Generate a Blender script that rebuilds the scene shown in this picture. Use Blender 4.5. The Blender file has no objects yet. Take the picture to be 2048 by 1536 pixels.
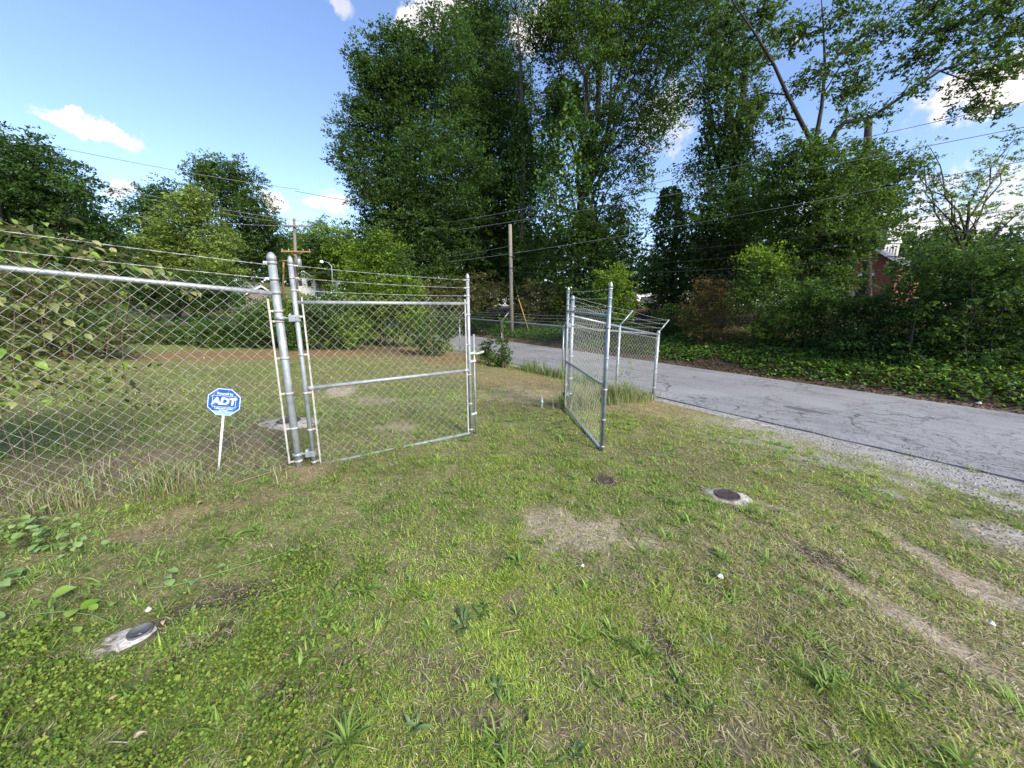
import bpy, math, random
import numpy as np
from mathutils import Vector, Matrix

random.seed(7)
RNG = np.random.default_rng(11)
scene = bpy.context.scene
COL = scene.collection

# ------------------------------------------------------------------ camera
F_PX, Y_HORIZON, CAM_H = 740.0, 612.0, 1.67          # focal length in px of a 2048 px wide frame
PITCH = math.atan((768 - Y_HORIZON) / F_PX)
CP, SP = math.cos(PITCH), math.sin(PITCH)
cam_data = bpy.data.cameras.new('camera')
cam_data.sensor_width = 36.0
cam_data.lens = 36.0 * F_PX / 2048.0
cam_data.clip_start = 0.05
cam_data.clip_end = 3000.0
cam = bpy.data.objects.new('camera', cam_data)
COL.objects.link(cam)
cam.location = (0, 0, CAM_H)
cam.rotation_euler = (math.pi / 2 - PITCH, 0, 0)
scene.camera = cam

# ------------------------------------------------------------------ sky, sun, exposure
SUN_DIR = Vector((0.58, -0.62, 0.60)).normalized()   # towards the sun
SUN_EL = math.asin(SUN_DIR.z)
SUN_ROT = math.atan2(SUN_DIR.x, SUN_DIR.y)
SKY_STRENGTH = 0.10
SUN_STRENGTH = 2.6
EXPOSURE = 1.5

def ray(x, y):
    u = (x - 1024) / F_PX
    v = (768 - y) / F_PX
    return np.array([u, CP + v * SP, -SP + v * CP])

world = bpy.data.worlds.new('World')
scene.world = world
world.use_nodes = True
wn = world.node_tree
wn.nodes.clear()

def N(nt, kind, **kw):
    n = nt.nodes.new(kind)
    for k, v in kw.items():
        if k == 'inputs':
            for a, b in v.items():
                n.inputs[a].default_value = b
        else:
            setattr(n, k, v)
    return n

def build_world():
    nt = wn
    L = nt.links.new
    out = N(nt, 'ShaderNodeOutputWorld')
    bg = N(nt, 'ShaderNodeBackground', inputs={'Strength': SKY_STRENGTH})
    sky = N(nt, 'ShaderNodeTexSky')
    sky.sky_type = 'NISHITA'
    sky.sun_disc = False
    sky.sun_elevation = SUN_EL
    sky.sun_rotation = SUN_ROT
    sky.altitude = 200
    sky.air_density = 1.0
    sky.dust_density = 1.0
    sky.ozone_density = 1.8
    geo = N(nt, 'ShaderNodeTexCoord')
    # turbulent offset of the view direction, shared by every cloud
    nz = N(nt, 'ShaderNodeTexNoise', inputs={'Scale': 22.0, 'Detail': 10.0, 'Roughness': 0.62})
    L(geo.outputs['Generated'], nz.inputs['Vector'])
    sub = N(nt, 'ShaderNodeVectorMath', operation='SUBTRACT')
    sub.inputs[1].default_value = (0.5, 0.5, 0.5)
    L(nz.outputs['Color'], sub.inputs[0])
    total = None
    # (px, py, half width px, half height px, tilt deg, strength)
    clouds = [(186, 258, 86, 24, -16, 1.3), (128, 244, 44, 14, -8, 1.1), (655, 408, 52, 20, 4, 1.0), (550, 404, 40, 22, -30, 1.0), (250, 380, 40, 16, 10, .9),
              (822, 48, 50, 34, 20, 1.0), (905, 18, 80, 52, 20, 1.0), (1060, 55, 60, 44, 0, .9), (680, 10, 34, 16, -20, .55), (660, 385, 26, 9, 0, .35),
              (1930, 190, 90, 42, 12, 1.0), (2060, 150, 120, 70, 20, 1.0), (1590, 78, 16, 8, 0, .7), (2040, 420, 260, 90, 8, .75), (1330, 240, 70, 60, 0, .6),
              (1700, 440, 300, 70, 0, .6), (1900, 470, 320, 60, 0, .9)]
    for (px, py, hw, hh, tilt, st) in clouds:
        d = ray(px, py); d = d / np.linalg.norm(d)
        r = np.array([d[1], -d[0], 0]); r /= np.linalg.norm(r)
        u = np.cross(r, d)
        k = 1.0 / math.sqrt(1 + ((px - 1024) ** 2 + (py - 768) ** 2) / F_PX ** 2)
        a, b = hw / F_PX * k, hh / F_PX * k
        c, s = math.cos(math.radians(tilt)), math.sin(math.radians(tilt))
        r2, u2 = r * c + u * s, u * c - r * s
        dif = N(nt, 'ShaderNodeVectorMath', operation='SUBTRACT')
        L(geo.outputs['Generated'], dif.inputs[0]); dif.inputs[1].default_value = tuple(d)
        mul = N(nt, 'ShaderNodeVectorMath', operation='MULTIPLY_ADD')
        amp = 2.3 * (a * b) ** .5
        mul.inputs[1].default_value = (amp, amp, amp)
        L(sub.outputs[0], mul.inputs[0]); L(dif.outputs[0], mul.inputs[2])
        dr = N(nt, 'ShaderNodeVectorMath', operation='DOT_PRODUCT'); L(mul.outputs[0], dr.inputs[0]); dr.inputs[1].default_value = tuple(r2 / a)
        du = N(nt, 'ShaderNodeVectorMath', operation='DOT_PRODUCT'); L(mul.outputs[0], du.inputs[0]); du.inputs[1].default_value = tuple(u2 / b)
        cmb = N(nt, 'ShaderNodeCombineXYZ'); L(dr.outputs['Value'], cmb.inputs[0]); L(du.outputs['Value'], cmb.inputs[1])
        ln = N(nt, 'ShaderNodeVectorMath', operation='LENGTH'); L(cmb.outputs[0], ln.inputs[0])
        mr = N(nt, 'ShaderNodeMapRange', inputs={'From Min': 0.50, 'From Max': 1.02, 'To Min': st, 'To Max': 0.0})
        mr.interpolation_type = 'SMOOTHSTEP'
        L(ln.outputs['Value'], mr.inputs['Value'])
        fr = N(nt, 'ShaderNodeVectorMath', operation='DOT_PRODUCT'); L(geo.outputs['Generated'], fr.inputs[0]); fr.inputs[1].default_value = tuple(d)
        gt = N(nt, 'ShaderNodeMath', operation='GREATER_THAN', inputs={1: 0.2}); L(fr.outputs['Value'], gt.inputs[0])
        m2 = N(nt, 'ShaderNodeMath', operation='MULTIPLY'); L(mr.outputs[0], m2.inputs[0]); L(gt.outputs[0], m2.inputs[1])
        if total is None:
            total = m2.outputs[0]
        else:
            mx = N(nt, 'ShaderNodeMath', operation='MAXIMUM'); L(total, mx.inputs[0]); L(m2.outputs[0], mx.inputs[1]); total = mx.outputs[0]
    mixc = N(nt, 'ShaderNodeMix', data_type='RGBA')
    tint = N(nt, 'ShaderNodeMix', data_type='RGBA', blend_type='MULTIPLY'); tint.inputs['Factor'].default_value = 1.0
    tint.inputs['B'].default_value = (.94, .95, 1.06, 1)
    L(sky.outputs[0], tint.inputs['A'])
    # cloud shade: bright warm tops, slightly greyer folds
    cz = N(nt, 'ShaderNodeTexNoise', inputs={'Scale': 9.0, 'Detail': 5.0}); L(geo.outputs['Generated'], cz.inputs['Vector'])
    cr = N(nt, 'ShaderNodeValToRGB')
    cr.color_ramp.elements[0].position = .3; cr.color_ramp.elements[0].color = (3.3, 3.35, 3.9, 1)
    cr.color_ramp.elements[1].position = .6; cr.color_ramp.elements[1].color = (4.6, 4.2, 4.05, 1)
    L(cz.outputs['Fac'], cr.inputs['Fac'])
    L(total, mixc.inputs['Factor']); L(tint.outputs['Result'], mixc.inputs['A']); L(cr.outputs['Color'], mixc.inputs['B'])
    L(mixc.outputs['Result'], bg.inputs['Color'])
    L(bg.outputs[0], out.inputs['Surface'])
build_world()

sun_data = bpy.data.lights.new('sun', 'SUN')
sun_data.energy = SUN_STRENGTH
sun_data.angle = math.radians(18)
sun_data.color = (1.0, 0.93, 0.80)
sun = bpy.data.objects.new('sun', sun_data)
COL.objects.link(sun)
sun.rotation_euler = SUN_DIR.to_track_quat('Z', 'Y').to_euler()
sun.location = (20, -15, 30)
vs = scene.view_settings
vs.view_transform = 'Standard'
vs.look = 'None'
vs.exposure = EXPOSURE
vs.gamma = 1.0
vs.use_curve_mapping = False

# ------------------------------------------------------------------ helpers
NV = np.array([.835, .55]); NV /= np.linalg.norm(NV)      # across the road
UV = np.array([-NV[1], NV[0]])                             # along the road, away to the left

def vnoise(x, y, seed=0):
    xi = np.floor(x).astype(np.int64); yi = np.floor(y).astype(np.int64)
    fx = x - xi; fy = y - yi
    fx = fx * fx * (3 - 2 * fx); fy = fy * fy * (3 - 2 * fy)
    def h(a, b):
        v = (a * 374761393 + b * 668265263 + seed * 974634777) & 0xffffffff
        v = ((v ^ (v >> 13)) * 1274126177) & 0xffffffff
        return ((v ^ (v >> 16)) & 0xffff) / 65535.0
    return (h(xi, yi) * (1 - fx) + h(xi + 1, yi) * fx) * (1 - fy) + (h(xi, yi + 1) * (1 - fx) + h(xi + 1, yi + 1) * fx) * fy

def fbm(x, y, scale, seed=0, octv=4):
    t = 0; a = .5; tot = 0
    for o in range(octv):
        t = t + a * vnoise(x * scale, y * scale, seed + o * 17); tot += a
        a *= .5; scale *= 2.03
    return t / tot

S_PTS = [-40, -12, -6, -3, -1.83, 0, 2.25, 4.4, 5.8, 6.9, 7.25, 7.5, 12.5, 12.75, 13.4, 15.0, 17.5, 21, 27, 60, 400]
Z_PTS = [.35, .30, .26, .20, .12, -.03, -.10, -.15, -.24, -.39, -.44, -.52, -.52, -.42, -.12, .25, .75, 1.2, 1.45, 1.7, 1.7]

def smooth(e0, e1, v):
    t = np.clip((v - e0) / (e1 - e0), 0, 1)
    return t * t * (3 - 2 * t)

def zs(x, y):
    x = np.asarray(x, float); y = np.asarray(y, float)
    s = x * NV[0] + y * NV[1]
    z = np.interp(s, S_PTS, Z_PTS)
    z = z + smooth(30, 70, y) * np.clip(y - 30, 0, 60) * .12 * smooth(12, 6, s)
    return z

def terr(x, y):
    x = np.asarray(x, float); y = np.asarray(y, float)
    s = x * NV[0] + y * NV[1]
    rough = np.where((s > 7.1) & (s < 12.6), 0.0, 1.0)
    return zs(x, y) + rough * (fbm(x, y, .7, 3, 3) - .5) * .07 + rough * (fbm(x, y, 4.5, 5, 2) - .5) * .025

def zg(x, y):
    return float(terr(np.array([x]), np.array([y]))[0])

def G(px, py):
    z = 0.0
    r = ray(px, py)
    for _ in range(12):
        k = (z - CAM_H) / r[2]
        z = zg(r[0] * k, r[1] * k)
    return np.array([r[0] * k, r[1] * k, z])

def at(px, py, depth):
    """point seen at pixel (px, py) at the distance Y = depth"""
    r = ray(px, py)
    k = depth / r[1]
    return np.array([r[0] * k, depth, CAM_H + r[2] * k])

def tag(o, label=None, cat=None, group=None, kind=None):
    if label: o['label'] = label
    if cat: o['category'] = cat
    if group: o['group'] = group
    if kind: o['kind'] = kind
    return o

def empty(name, loc):
    o = bpy.data.objects.new(name, None)
    o.empty_display_size = .1
    COL.objects.link(o)
    o.location = tuple(float(v) for v in loc)
    return o

def thing(name, label, cat, loc, group=None):
    return tag(empty(name, loc), label, cat, group)

def root_off(parent):
    off = np.zeros(3)
    p = parent
    while p is not None:
        off += np.array(p.location); p = p.parent
    return off

def link(name, mesh, parent=None, smooth_shade=False):
    o = bpy.data.objects.new(name, mesh)
    COL.objects.link(o)
    if parent is not None: o.parent = parent
    return o

class MB:
    """collects shapes in world coordinates, then links them as one mesh"""
    def __init__(s): s.v = []; s.f = []; s.sm = []
    def add(s, verts, faces, sm=False):
        b = len(s.v); s.v += [tuple(map(float, p)) for p in verts]
        s.f += [tuple(i + b for i in f) for f in faces]; s.sm += [sm] * len(faces)
        return s
    def tube(s, pts, rad, n=8, cap=True, sm=True):
        pts = [np.asarray(p, float) for p in pts]
        m = len(pts)
        rads = [rad] * m if np.isscalar(rad) else list(rad)
        vs_, fs = [], []
        prev = None
        for i in range(m):
            d = pts[min(i + 1, m - 1)] - pts[max(i - 1, 0)]
            d = d / (np.linalg.norm(d) + 1e-12)
            if prev is None:
                a = np.cross(d, [0, 0, 1.0])
                if np.linalg.norm(a) < 1e-3: a = np.cross(d, [1.0, 0, 0])
            else:
                a = prev - d * np.dot(prev, d)
            a = a / (np.linalg.norm(a) + 1e-12); prev = a
            b = np.cross(d, a)
            for k in range(n):
                t = 2 * math.pi * k / n
                vs_.append(pts[i] + rads[i] * (a * math.cos(t) + b * math.sin(t)))
        for i in range(m - 1):
            for k in range(n):
                k2 = (k + 1) % n
                fs.append((i * n + k, i * n + k2, (i + 1) * n + k2, (i + 1) * n + k))
        s.add(vs_, fs, sm)
        if cap:
            b = len(s.v) - m * n
            s.f.append(tuple(b + k for k in reversed(range(n)))); s.sm.append(False)
            s.f.append(tuple(b + (m - 1) * n + k for k in range(n))); s.sm.append(False)
        return s
    def box(s, c, ax, ay, az, bevel=0):
        """box with centre c and half-axis vectors"""
        c = np.asarray(c, float); ax, ay, az = (np.asarray(a, float) for a in (ax, ay, az))
        vs_ = [c + i * ax + j * ay + k * az for i in (-1, 1) for j in (-1, 1) for k in (-1, 1)]
        s.add(vs_, [(0, 1, 3, 2), (4, 6, 7, 5), (0, 4, 5, 1), (2, 3, 7, 6), (0, 2, 6, 4), (1, 5, 7, 3)])
        return s
    def lathe(s, base, prof, n=14, axis=None):
        """prof: list of (r, z) around a vertical axis at base"""
        vs_, fs = [], []
        for (r, z) in prof:
            for k in range(n):
                t = 2 * math.pi * k / n
                vs_.append((base[0] + r * math.cos(t), base[1] + r * math.sin(t), base[2] + z))
        for i in range(len(prof) - 1):
            for k in range(n):
                k2 = (k + 1) % n
                fs.append((i * n + k, i * n + k2, (i + 1) * n + k2, (i + 1) * n + k))
        fs.append(tuple(reversed(range(n))))
        fs.append(tuple((len(prof) - 1) * n + k for k in range(n)))
        return s.add(vs_, fs, True)
    def mesh(s, name, mat, off=(0, 0, 0)):
        me = bpy.data.meshes.new(name)
        v = np.array(s.v) - np.asarray(off)
        me.from_pydata(v.tolist(), [], s.f)
        me.polygons.foreach_set('use_smooth', s.sm)
        if mat: me.materials.append(mat)
        me.update()
        return me
    def build(s, name, mat, parent=None):
        return link(name, s.mesh(name, mat, root_off(parent) if parent else (0, 0, 0)), parent)

def quads_object(name, V, cols, mat, parent=None, nverts=4, faces=None):
    """V: (n, nverts, 3) world coordinates; cols: (n, 3); one polygon of nverts per row (or local faces)"""
    n = len(V)
    off = root_off(parent) if parent is not None else np.zeros(3)
    me = bpy.data.meshes.new(name)
    vs_ = (np.asarray(V, np.float32) - off.astype(np.float32)).reshape(-1, 3)
    me.vertices.add(len(vs_)); me.vertices.foreach_set('co', vs_.ravel())
    if faces is None: faces = [tuple(range(nverts))]
    per = sum(len(f) for f in faces)
    base = (np.arange(n) * nverts)[:, None]
    li = np.concatenate([base + np.array(f)[None, :] for f in faces], axis=1).ravel()
    starts1 = np.cumsum([0] + [len(f) for f in faces[:-1]])
    starts = (np.arange(n)[:, None] * per + starts1[None, :]).ravel()
    me.loops.add(len(li)); me.loops.foreach_set('vertex_index', li.astype(np.int32))
    me.polygons.add(len(starts)); me.polygons.foreach_set('loop_start', starts.astype(np.int32))
    me.update(calc_edges=True)
    ca = me.color_attributes.new('Col', 'FLOAT_COLOR', 'POINT')
    c4 = np.ones((n, nverts, 4), np.float32); c4[:, :, :3] = np.asarray(cols, np.float32)[:, None, :]
    ca.data.foreach_set('color', c4.ravel())
    me.materials.append(mat)
    return link(name, me, parent)

# ------------------------------------------------------------------ materials
def base_mat(name):
    m = bpy.data.materials.new(name); m.use_nodes = True
    nt = m.node_tree
    return m, nt, nt.nodes['Principled BSDF'], nt.nodes['Material Output']

def mat_noise(name, stops, scale=6.0, rough=.6, metallic=0.0, bump=0.0, bscale=None, detail=6.0, stretch=None, spec=.5):
    m, nt, p, out = base_mat(name)
    L = nt.links.new
    tc = N(nt, 'ShaderNodeTexCoord')
    vec = tc.outputs['Object']
    if stretch:
        mp = N(nt, 'ShaderNodeMapping'); mp.inputs['Scale'].default_value = stretch
        L(vec, mp.inputs['Vector']); vec = mp.outputs[0]
    nz = N(nt, 'ShaderNodeTexNoise', inputs={'Scale': scale, 'Detail': detail, 'Roughness': .62})
    L(vec, nz.inputs['Vector'])
    cr = N(nt, 'ShaderNodeValToRGB')
    while len(cr.color_ramp.elements) < len(stops): cr.color_ramp.elements.new(.5)
    for e, (pos, c) in zip(cr.color_ramp.elements, stops):
        e.position = pos; e.color = (*c, 1)
    L(nz.outputs['Fac'], cr.inputs['Fac']); L(cr.outputs['Color'], p.inputs['Base Color'])
    p.inputs['Roughness'].default_value = rough
    p.inputs['Metallic'].default_value = metallic
    p.inputs['Specular IOR Level'].default_value = spec
    if bump:
        nb = N(nt, 'ShaderNodeTexNoise', inputs={'Scale': bscale or scale * 6, 'Detail': 5.0}); L(vec, nb.inputs['Vector'])
        bp = N(nt, 'ShaderNodeBump', inputs={'Strength': bump, 'Distance': .02}); L(nb.outputs['Fac'], bp.inputs['Height'])
        L(bp.outputs[0], p.inputs['Normal'])
    return m

def mat_leaf(name, trans=.38, rough=.6, spec=.14, gain=1.0):
    m, nt, p, out = base_mat(name)
    L = nt.links.new
    at_ = N(nt, 'ShaderNodeAttribute'); at_.attribute_name = 'Col'
    L(at_.outputs['Color'], p.inputs['Base Color'])
    p.inputs['Roughness'].default_value = rough
    p.inputs['Specular IOR Level'].default_value = spec
    tr = N(nt, 'ShaderNodeBsdfTranslucent')
    hs = N(nt, 'ShaderNodeHueSaturation', inputs={'Saturation': 1.15, 'Value': 1.5, 'Hue': .485})
    L(at_.outputs['Color'], hs.inputs['Color']); L(hs.outputs[0], tr.inputs['Color'])
    mx = N(nt, 'ShaderNodeMixShader', inputs={0: trans})
    L(p.outputs[0], mx.inputs[1]); L(tr.outputs[0], mx.inputs[2]); L(mx.outputs[0], out.inputs['Surface'])
    return m

def mat_flat_leaf(name, c1, c2, trans=.3, rough=.5):
    m, nt, p, out = base_mat(name)
    L = nt.links.new
    oi = N(nt, 'ShaderNodeObjectInfo')
    mix = N(nt, 'ShaderNodeMix', data_type='RGBA'); mix.inputs['A'].default_value = (*c1, 1); mix.inputs['B'].default_value = (*c2, 1)
    L(oi.outputs['Random'], mix.inputs['Factor']); L(mix.outputs['Result'], p.inputs['Base Color'])
    p.inputs['Roughness'].default_value = rough; p.inputs['Specular IOR Level'].default_value = .35
    tr = N(nt, 'ShaderNodeBsdfTranslucent'); L(mix.outputs['Result'], tr.inputs['Color'])
    mx = N(nt, 'ShaderNodeMixShader', inputs={0: trans})
    L(p.outputs[0], mx.inputs[1]); L(tr.outputs[0], mx.inputs[2]); L(mx.outputs[0], out.inputs['Surface'])
    return m

M = {}
M['galv'] = mat_noise('galvanised_steel', [(.3, (.20, .225, .24)), (.55, (.33, .36, .38)), (.72, (.44, .46, .47))], 9, .5, .4, .05, 60)
M['galv_blue'] = mat_noise('galvanised_steel_shaded', [(.3, (.18, .22, .26)), (.6, (.29, .335, .375)), (.75, (.39, .43, .46))], 12, .38, .5, .03, 60)  # same steel, bluer and darker: shade on the right gate put into the colour
M['wire'] = mat_noise('galvanised_wire', [(.3, (.34, .35, .31)), (.7, (.50, .51, .46))], 4, .5, .25)
M['barb'] = mat_noise('barbed_wire_steel', [(.3, (.32, .33, .33)), (.7, (.55, .56, .56))], 8, .5, .4)
M['white_metal'] = mat_noise('weathered_white_bar', [(.3, (.20, .185, .155)), (.45, (.34, .335, .315)), (.7, (.46, .46, .45))], 14, .5, .1, .1, 70)
M['bark'] = mat_noise('bark', [(.3, (.045, .036, .028)), (.6, (.11, .09, .07)), (.75, (.17, .145, .115))], 3, .9, 0, .8, 14, stretch=(3, 3, .6))
M['bark_dark'] = mat_noise('dark_bark', [(.3, (.012, .010, .009)), (.6, (.028, .024, .020)), (.8, (.050, .043, .036))], 3, .92, 0, .8, 14, stretch=(3, 3, .6))
M['pole'] = mat_noise('weathered_pole_wood', [(.3, (.13, .115, .09)), (.55, (.22, .20, .165)), (.75, (.30, .275, .235))], 5, .85, 0, .4, 20, stretch=(4, 4, .3))
M['pole_far'] = mat_noise('grey_pole_wood', [(.3, (.12, .10, .085)), (.7, (.22, .19, .16))], 5, .85, 0, .3, 20, stretch=(4, 4, .3))
M['rustwood'] = mat_noise('orange_brown_timber', [(.3, (.26, .14, .07)), (.7, (.40, .24, .13))], 5, .8)
M['line'] = mat_noise('power_line', [(.3, (.10, .11, .11)), (.7, (.20, .21, .21))], 1, .6)
M['line_dark'] = mat_noise('dark_cable', [(.3, (.012, .012, .013)), (.7, (.025, .025, .026))], 1, .55)
M['yellow'] = mat_noise('faded_yellow_guard', [(.3, (.42, .29, .09)), (.7, (.58, .44, .18))], 6, .6)
M['leaf'] = mat_leaf('tree_leaf')
M['ivy'] = mat_leaf('ivy_leaf', .26, .5, .25)
M['grass'] = mat_leaf('grass_blade', .32, .65, .14)
M['twig'] = mat_noise('twig', [(.3, (.07, .05, .035)), (.7, (.15, .11, .075))], 20, .9)

def attr_ground(name, bump=.6):
    m, nt, p, out = base_mat(name)
    L = nt.links.new
    at_ = N(nt, 'ShaderNodeAttribute'); at_.attribute_name = 'Col'
    tc = N(nt, 'ShaderNodeTexCoord')
    n1 = N(nt, 'ShaderNodeTexNoise', inputs={'Scale': 38.0, 'Detail': 8.0, 'Roughness': .7}); L(tc.outputs['Object'], n1.inputs['Vector'])
    n3 = N(nt, 'ShaderNodeTexNoise', inputs={'Scale': 150.0, 'Detail': 6.0, 'Roughness': .8}); L(tc.outputs['Object'], n3.inputs['Vector'])
    nn = N(nt, 'ShaderNodeMath', operation='MULTIPLY_ADD', inputs={1: .55}); L(n3.outputs['Fac'], nn.inputs[0])
    nh = N(nt, 'ShaderNodeMath', operation='MULTIPLY', inputs={1: .45}); L(n1.outputs['Fac'], nh.inputs[0]); L(nh.outputs[0], nn.inputs[2])
    r1 = N(nt, 'ShaderNodeMapRange', inputs={'From Min': .36, 'From Max': .64, 'To Min': .22, 'To Max': 1.6}); L(nn.outputs[0], r1.inputs['Value'])
    n2 = N(nt, 'ShaderNodeTexNoise', inputs={'Scale': 5.0, 'Detail': 6.0}); L(tc.outputs['Object'], n2.inputs['Vector'])
    r2 = N(nt, 'ShaderNodeMapRange', inputs={'From Min': .3, 'From Max': .7, 'To Min': .8, 'To Max': 1.2}); L(n2.outputs['Fac'], r2.inputs['Value'])
    mm = N(nt, 'ShaderNodeMath', operation='MULTIPLY'); L(r1.outputs[0], mm.inputs[0]); L(r2.outputs[0], mm.inputs[1])
    sc = N(nt, 'ShaderNodeVectorMath', operation='SCALE'); L(at_.outputs['Color'], sc.inputs[0]); L(mm.outputs[0], sc.inputs['Scale'])
    L(sc.outputs[0], p.inputs['Base Color'])
    p.inputs['Roughness'].default_value = .95; p.inputs['Specular IOR Level'].default_value = .1
    bp = N(nt, 'ShaderNodeBump', inputs={'Strength': bump, 'Distance': .03}); L(n1.outputs['Fac'], bp.inputs['Height']); L(bp.outputs[0], p.inputs['Normal'])
    return m
M['ground'] = attr_ground('soil_and_thatch')

def asphalt():
    m, nt, p, out = base_mat('old_asphalt')
    L = nt.links.new
    tc = N(nt, 'ShaderNodeTexCoord')
    mp = N(nt, 'ShaderNodeMapping'); mp.inputs['Rotation'].default_value = (0, 0, math.atan2(NV[1], NV[0]) * -1); L(tc.outputs['Object'], mp.inputs['Vector'])
    fine = N(nt, 'ShaderNodeTexNoise', inputs={'Scale': 90.0, 'Detail': 6.0, 'Roughness': .75}); L(mp.outputs[0], fine.inputs['Vector'])
    big = N(nt, 'ShaderNodeTexNoise', inputs={'Scale': .55, 'Detail': 5.0}); L(mp.outputs[0], big.inputs['Vector'])
    st = N(nt, 'ShaderNodeMapping'); st.inputs['Scale'].default_value = (2.6, .10, 1); L(mp.outputs[0], st.inputs['Vector'])
    streak = N(nt, 'ShaderNodeTexNoise', inputs={'Scale': 1.2, 'Detail': 5.0, 'Roughness': .6}); L(st.outputs[0], streak.inputs['Vector'])
    cr = N(nt, 'ShaderNodeValToRGB')
    cr.color_ramp.elements[0].position = .3; cr.color_ramp.elements[0].color = (.105, .106, .111, 1)
    cr.color_ramp.elements[1].position = .72; cr.color_ramp.elements[1].color = (.345, .345, .356, 1)
    a1 = N(nt, 'ShaderNodeMath', operation='MULTIPLY', inputs={1: .46}); L(fine.outputs['Fac'], a1.inputs[0])
    a2 = N(nt, 'ShaderNodeMath', operation='MULTIPLY_ADD', inputs={1: .27}); L(big.outputs['Fac'], a2.inputs[0]); L(a1.outputs[0], a2.inputs[2])
    a3 = N(nt, 'ShaderNodeMath', operation='MULTIPLY_ADD', inputs={1: .27}); L(streak.outputs['Fac'], a3.inputs[0]); L(a2.outputs[0], a3.inputs[2])
    L(a3.outputs[0], cr.inputs['Fac'])
    # cracks: warped voronoi borders, two sizes, longer along the road
    wz = N(nt, 'ShaderNodeTexNoise', inputs={'Scale': 2.3, 'Detail': 5.0, 'Roughness': .65}); L(mp.outputs[0], wz.inputs['Vector'])
    wv = N(nt, 'ShaderNodeVectorMath', operation='MULTIPLY_ADD'); L(wz.outputs['Color'], wv.inputs[0]); wv.inputs[1].default_value = (.7, .7, 0); L(mp.outputs[0], wv.inputs[2])
    lim = None
    for scale, lo, hi, sx, sy in ((.55, .003, .013, 1.5, .6), (1.9, .004, .017, 1.6, .55), (4.6, .004, .03, 1.3, .7)):
        ms = N(nt, 'ShaderNodeMapping'); ms.inputs['Scale'].default_value = (sx, sy, 1); L(wv.outputs[0], ms.inputs['Vector'])
        vo = N(nt, 'ShaderNodeTexVoronoi', feature='DISTANCE_TO_EDGE', inputs={'Scale': scale}); L(ms.outputs[0], vo.inputs['Vector'])
        mr = N(nt, 'ShaderNodeMapRange', inputs={'From Min': lo, 'From Max': hi, 'To Min': 1.0, 'To Max': 0.0}); L(vo.outputs['Distance'], mr.inputs['Value'])
        gate = N(nt, 'ShaderNodeTexNoise', inputs={'Scale': .9 if lim is None else .6, 'Detail': 3.0}); L(mp.outputs[0], gate.inputs['Vector'])
        gr = N(nt, 'ShaderNodeMapRange', inputs={'From Min': .44, 'From Max': .56}); L(gate.outputs['Fac'], gr.inputs['Value'])
        ml = N(nt, 'ShaderNodeMath', operation='MULTIPLY'); L(mr.outputs[0], ml.inputs[0]); L(gr.outputs[0], ml.inputs[1])
        if lim is None: lim = ml.outputs[0]
        else:
            mx = N(nt, 'ShaderNodeMath', operation='MAXIMUM'); L(lim, mx.inputs[0]); L(ml.outputs[0], mx.inputs[1]); lim = mx.outputs[0]
    mix = N(nt, 'ShaderNodeMix', data_type='RGBA'); mix.inputs['B'].default_value = (.045, .044, .042, 1)
    k = N(nt, 'ShaderNodeMath', operation='MULTIPLY', inputs={1: .85}); L(lim, k.inputs[0])
    L(k.outputs[0], mix.inputs['Factor']); L(cr.outputs['Color'], mix.inputs['A']); L(mix.outputs['Result'], p.inputs['Base Color'])
    p.inputs['Roughness'].default_value = .82; p.inputs['Specular IOR Level'].default_value = .35
    hs = N(nt, 'ShaderNodeMath', operation='MULTIPLY_ADD', inputs={1: -1.2}); L(lim, hs.inputs[0]); L(fine.outputs['Fac'], hs.inputs[2])
    bp = N(nt, 'ShaderNodeBump', inputs={'Strength': .5, 'Distance': .012}); L(hs.outputs[0], bp.inputs['Height']); L(bp.outputs[0], p.inputs['Normal'])
    return m
M['asphalt'] = asphalt()
M['patch'] = mat_noise('dark_asphalt_patch', [(.3, (.06, .06, .062)), (.7, (.13, .13, .135))], 30, .85, 0, .4, 120)
M['gutter'] = mat_noise('gritty_gutter', [(.3, (.15, .14, .125)), (.5, (.27, .26, .24)), (.72, (.40, .39, .37))], 14, .9, 0, .6, 90, detail=9)
M['edge_line'] = mat_noise('worn_pale_edging', [(.36, (.26, .25, .23)), (.46, (.52, .52, .51)), (.7, (.66, .66, .65))], 6, .85, 0, .3, 60, detail=9)
M['concrete'] = mat_noise('old_concrete', [(.36, (.11, .09, .07)), (.5, (.29, .265, .235)), (.68, (.42, .395, .36))], 12, .9, 0, .6, 50, detail=8)
M['concrete_white'] = mat_noise('pale_concrete', [(.36, (.10, .085, .065)), (.46, (.30, .28, .25)), (.62, (.52, .50, .47))], 12, .9, 0, .6, 50, detail=8)
M['iron'] = mat_noise('brown_cast_iron', [(.3, (.045, .034, .034)), (.6, (.10, .078, .076)), (.8, (.16, .13, .12))], 30, .7, .3, .5, 90)
M['iron_grey'] = mat_noise('grey_cast_iron', [(.3, (.06, .06, .062)), (.7, (.15, .15, .155))], 20, .6, .3, .5, 90)

# ------------------------------------------------------------------ ground cover map (patches of bare soil, dry and lush turf)
def blob(x, y, cx, cy, rx, ry, ang=0, seed=0, wob=.5):
    c, s = math.cos(ang), math.sin(ang)
    dx, dy = x - cx, y - cy
    a = (dx * c + dy * s) / rx; b = (-dx * s + dy * c) / ry
    d = np.sqrt(a * a + b * b) + (fbm(x, y, 6.0, 40 + seed, 4) - .5) * 2.9 * wob
    return smooth(1.25, .5, d)

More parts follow.
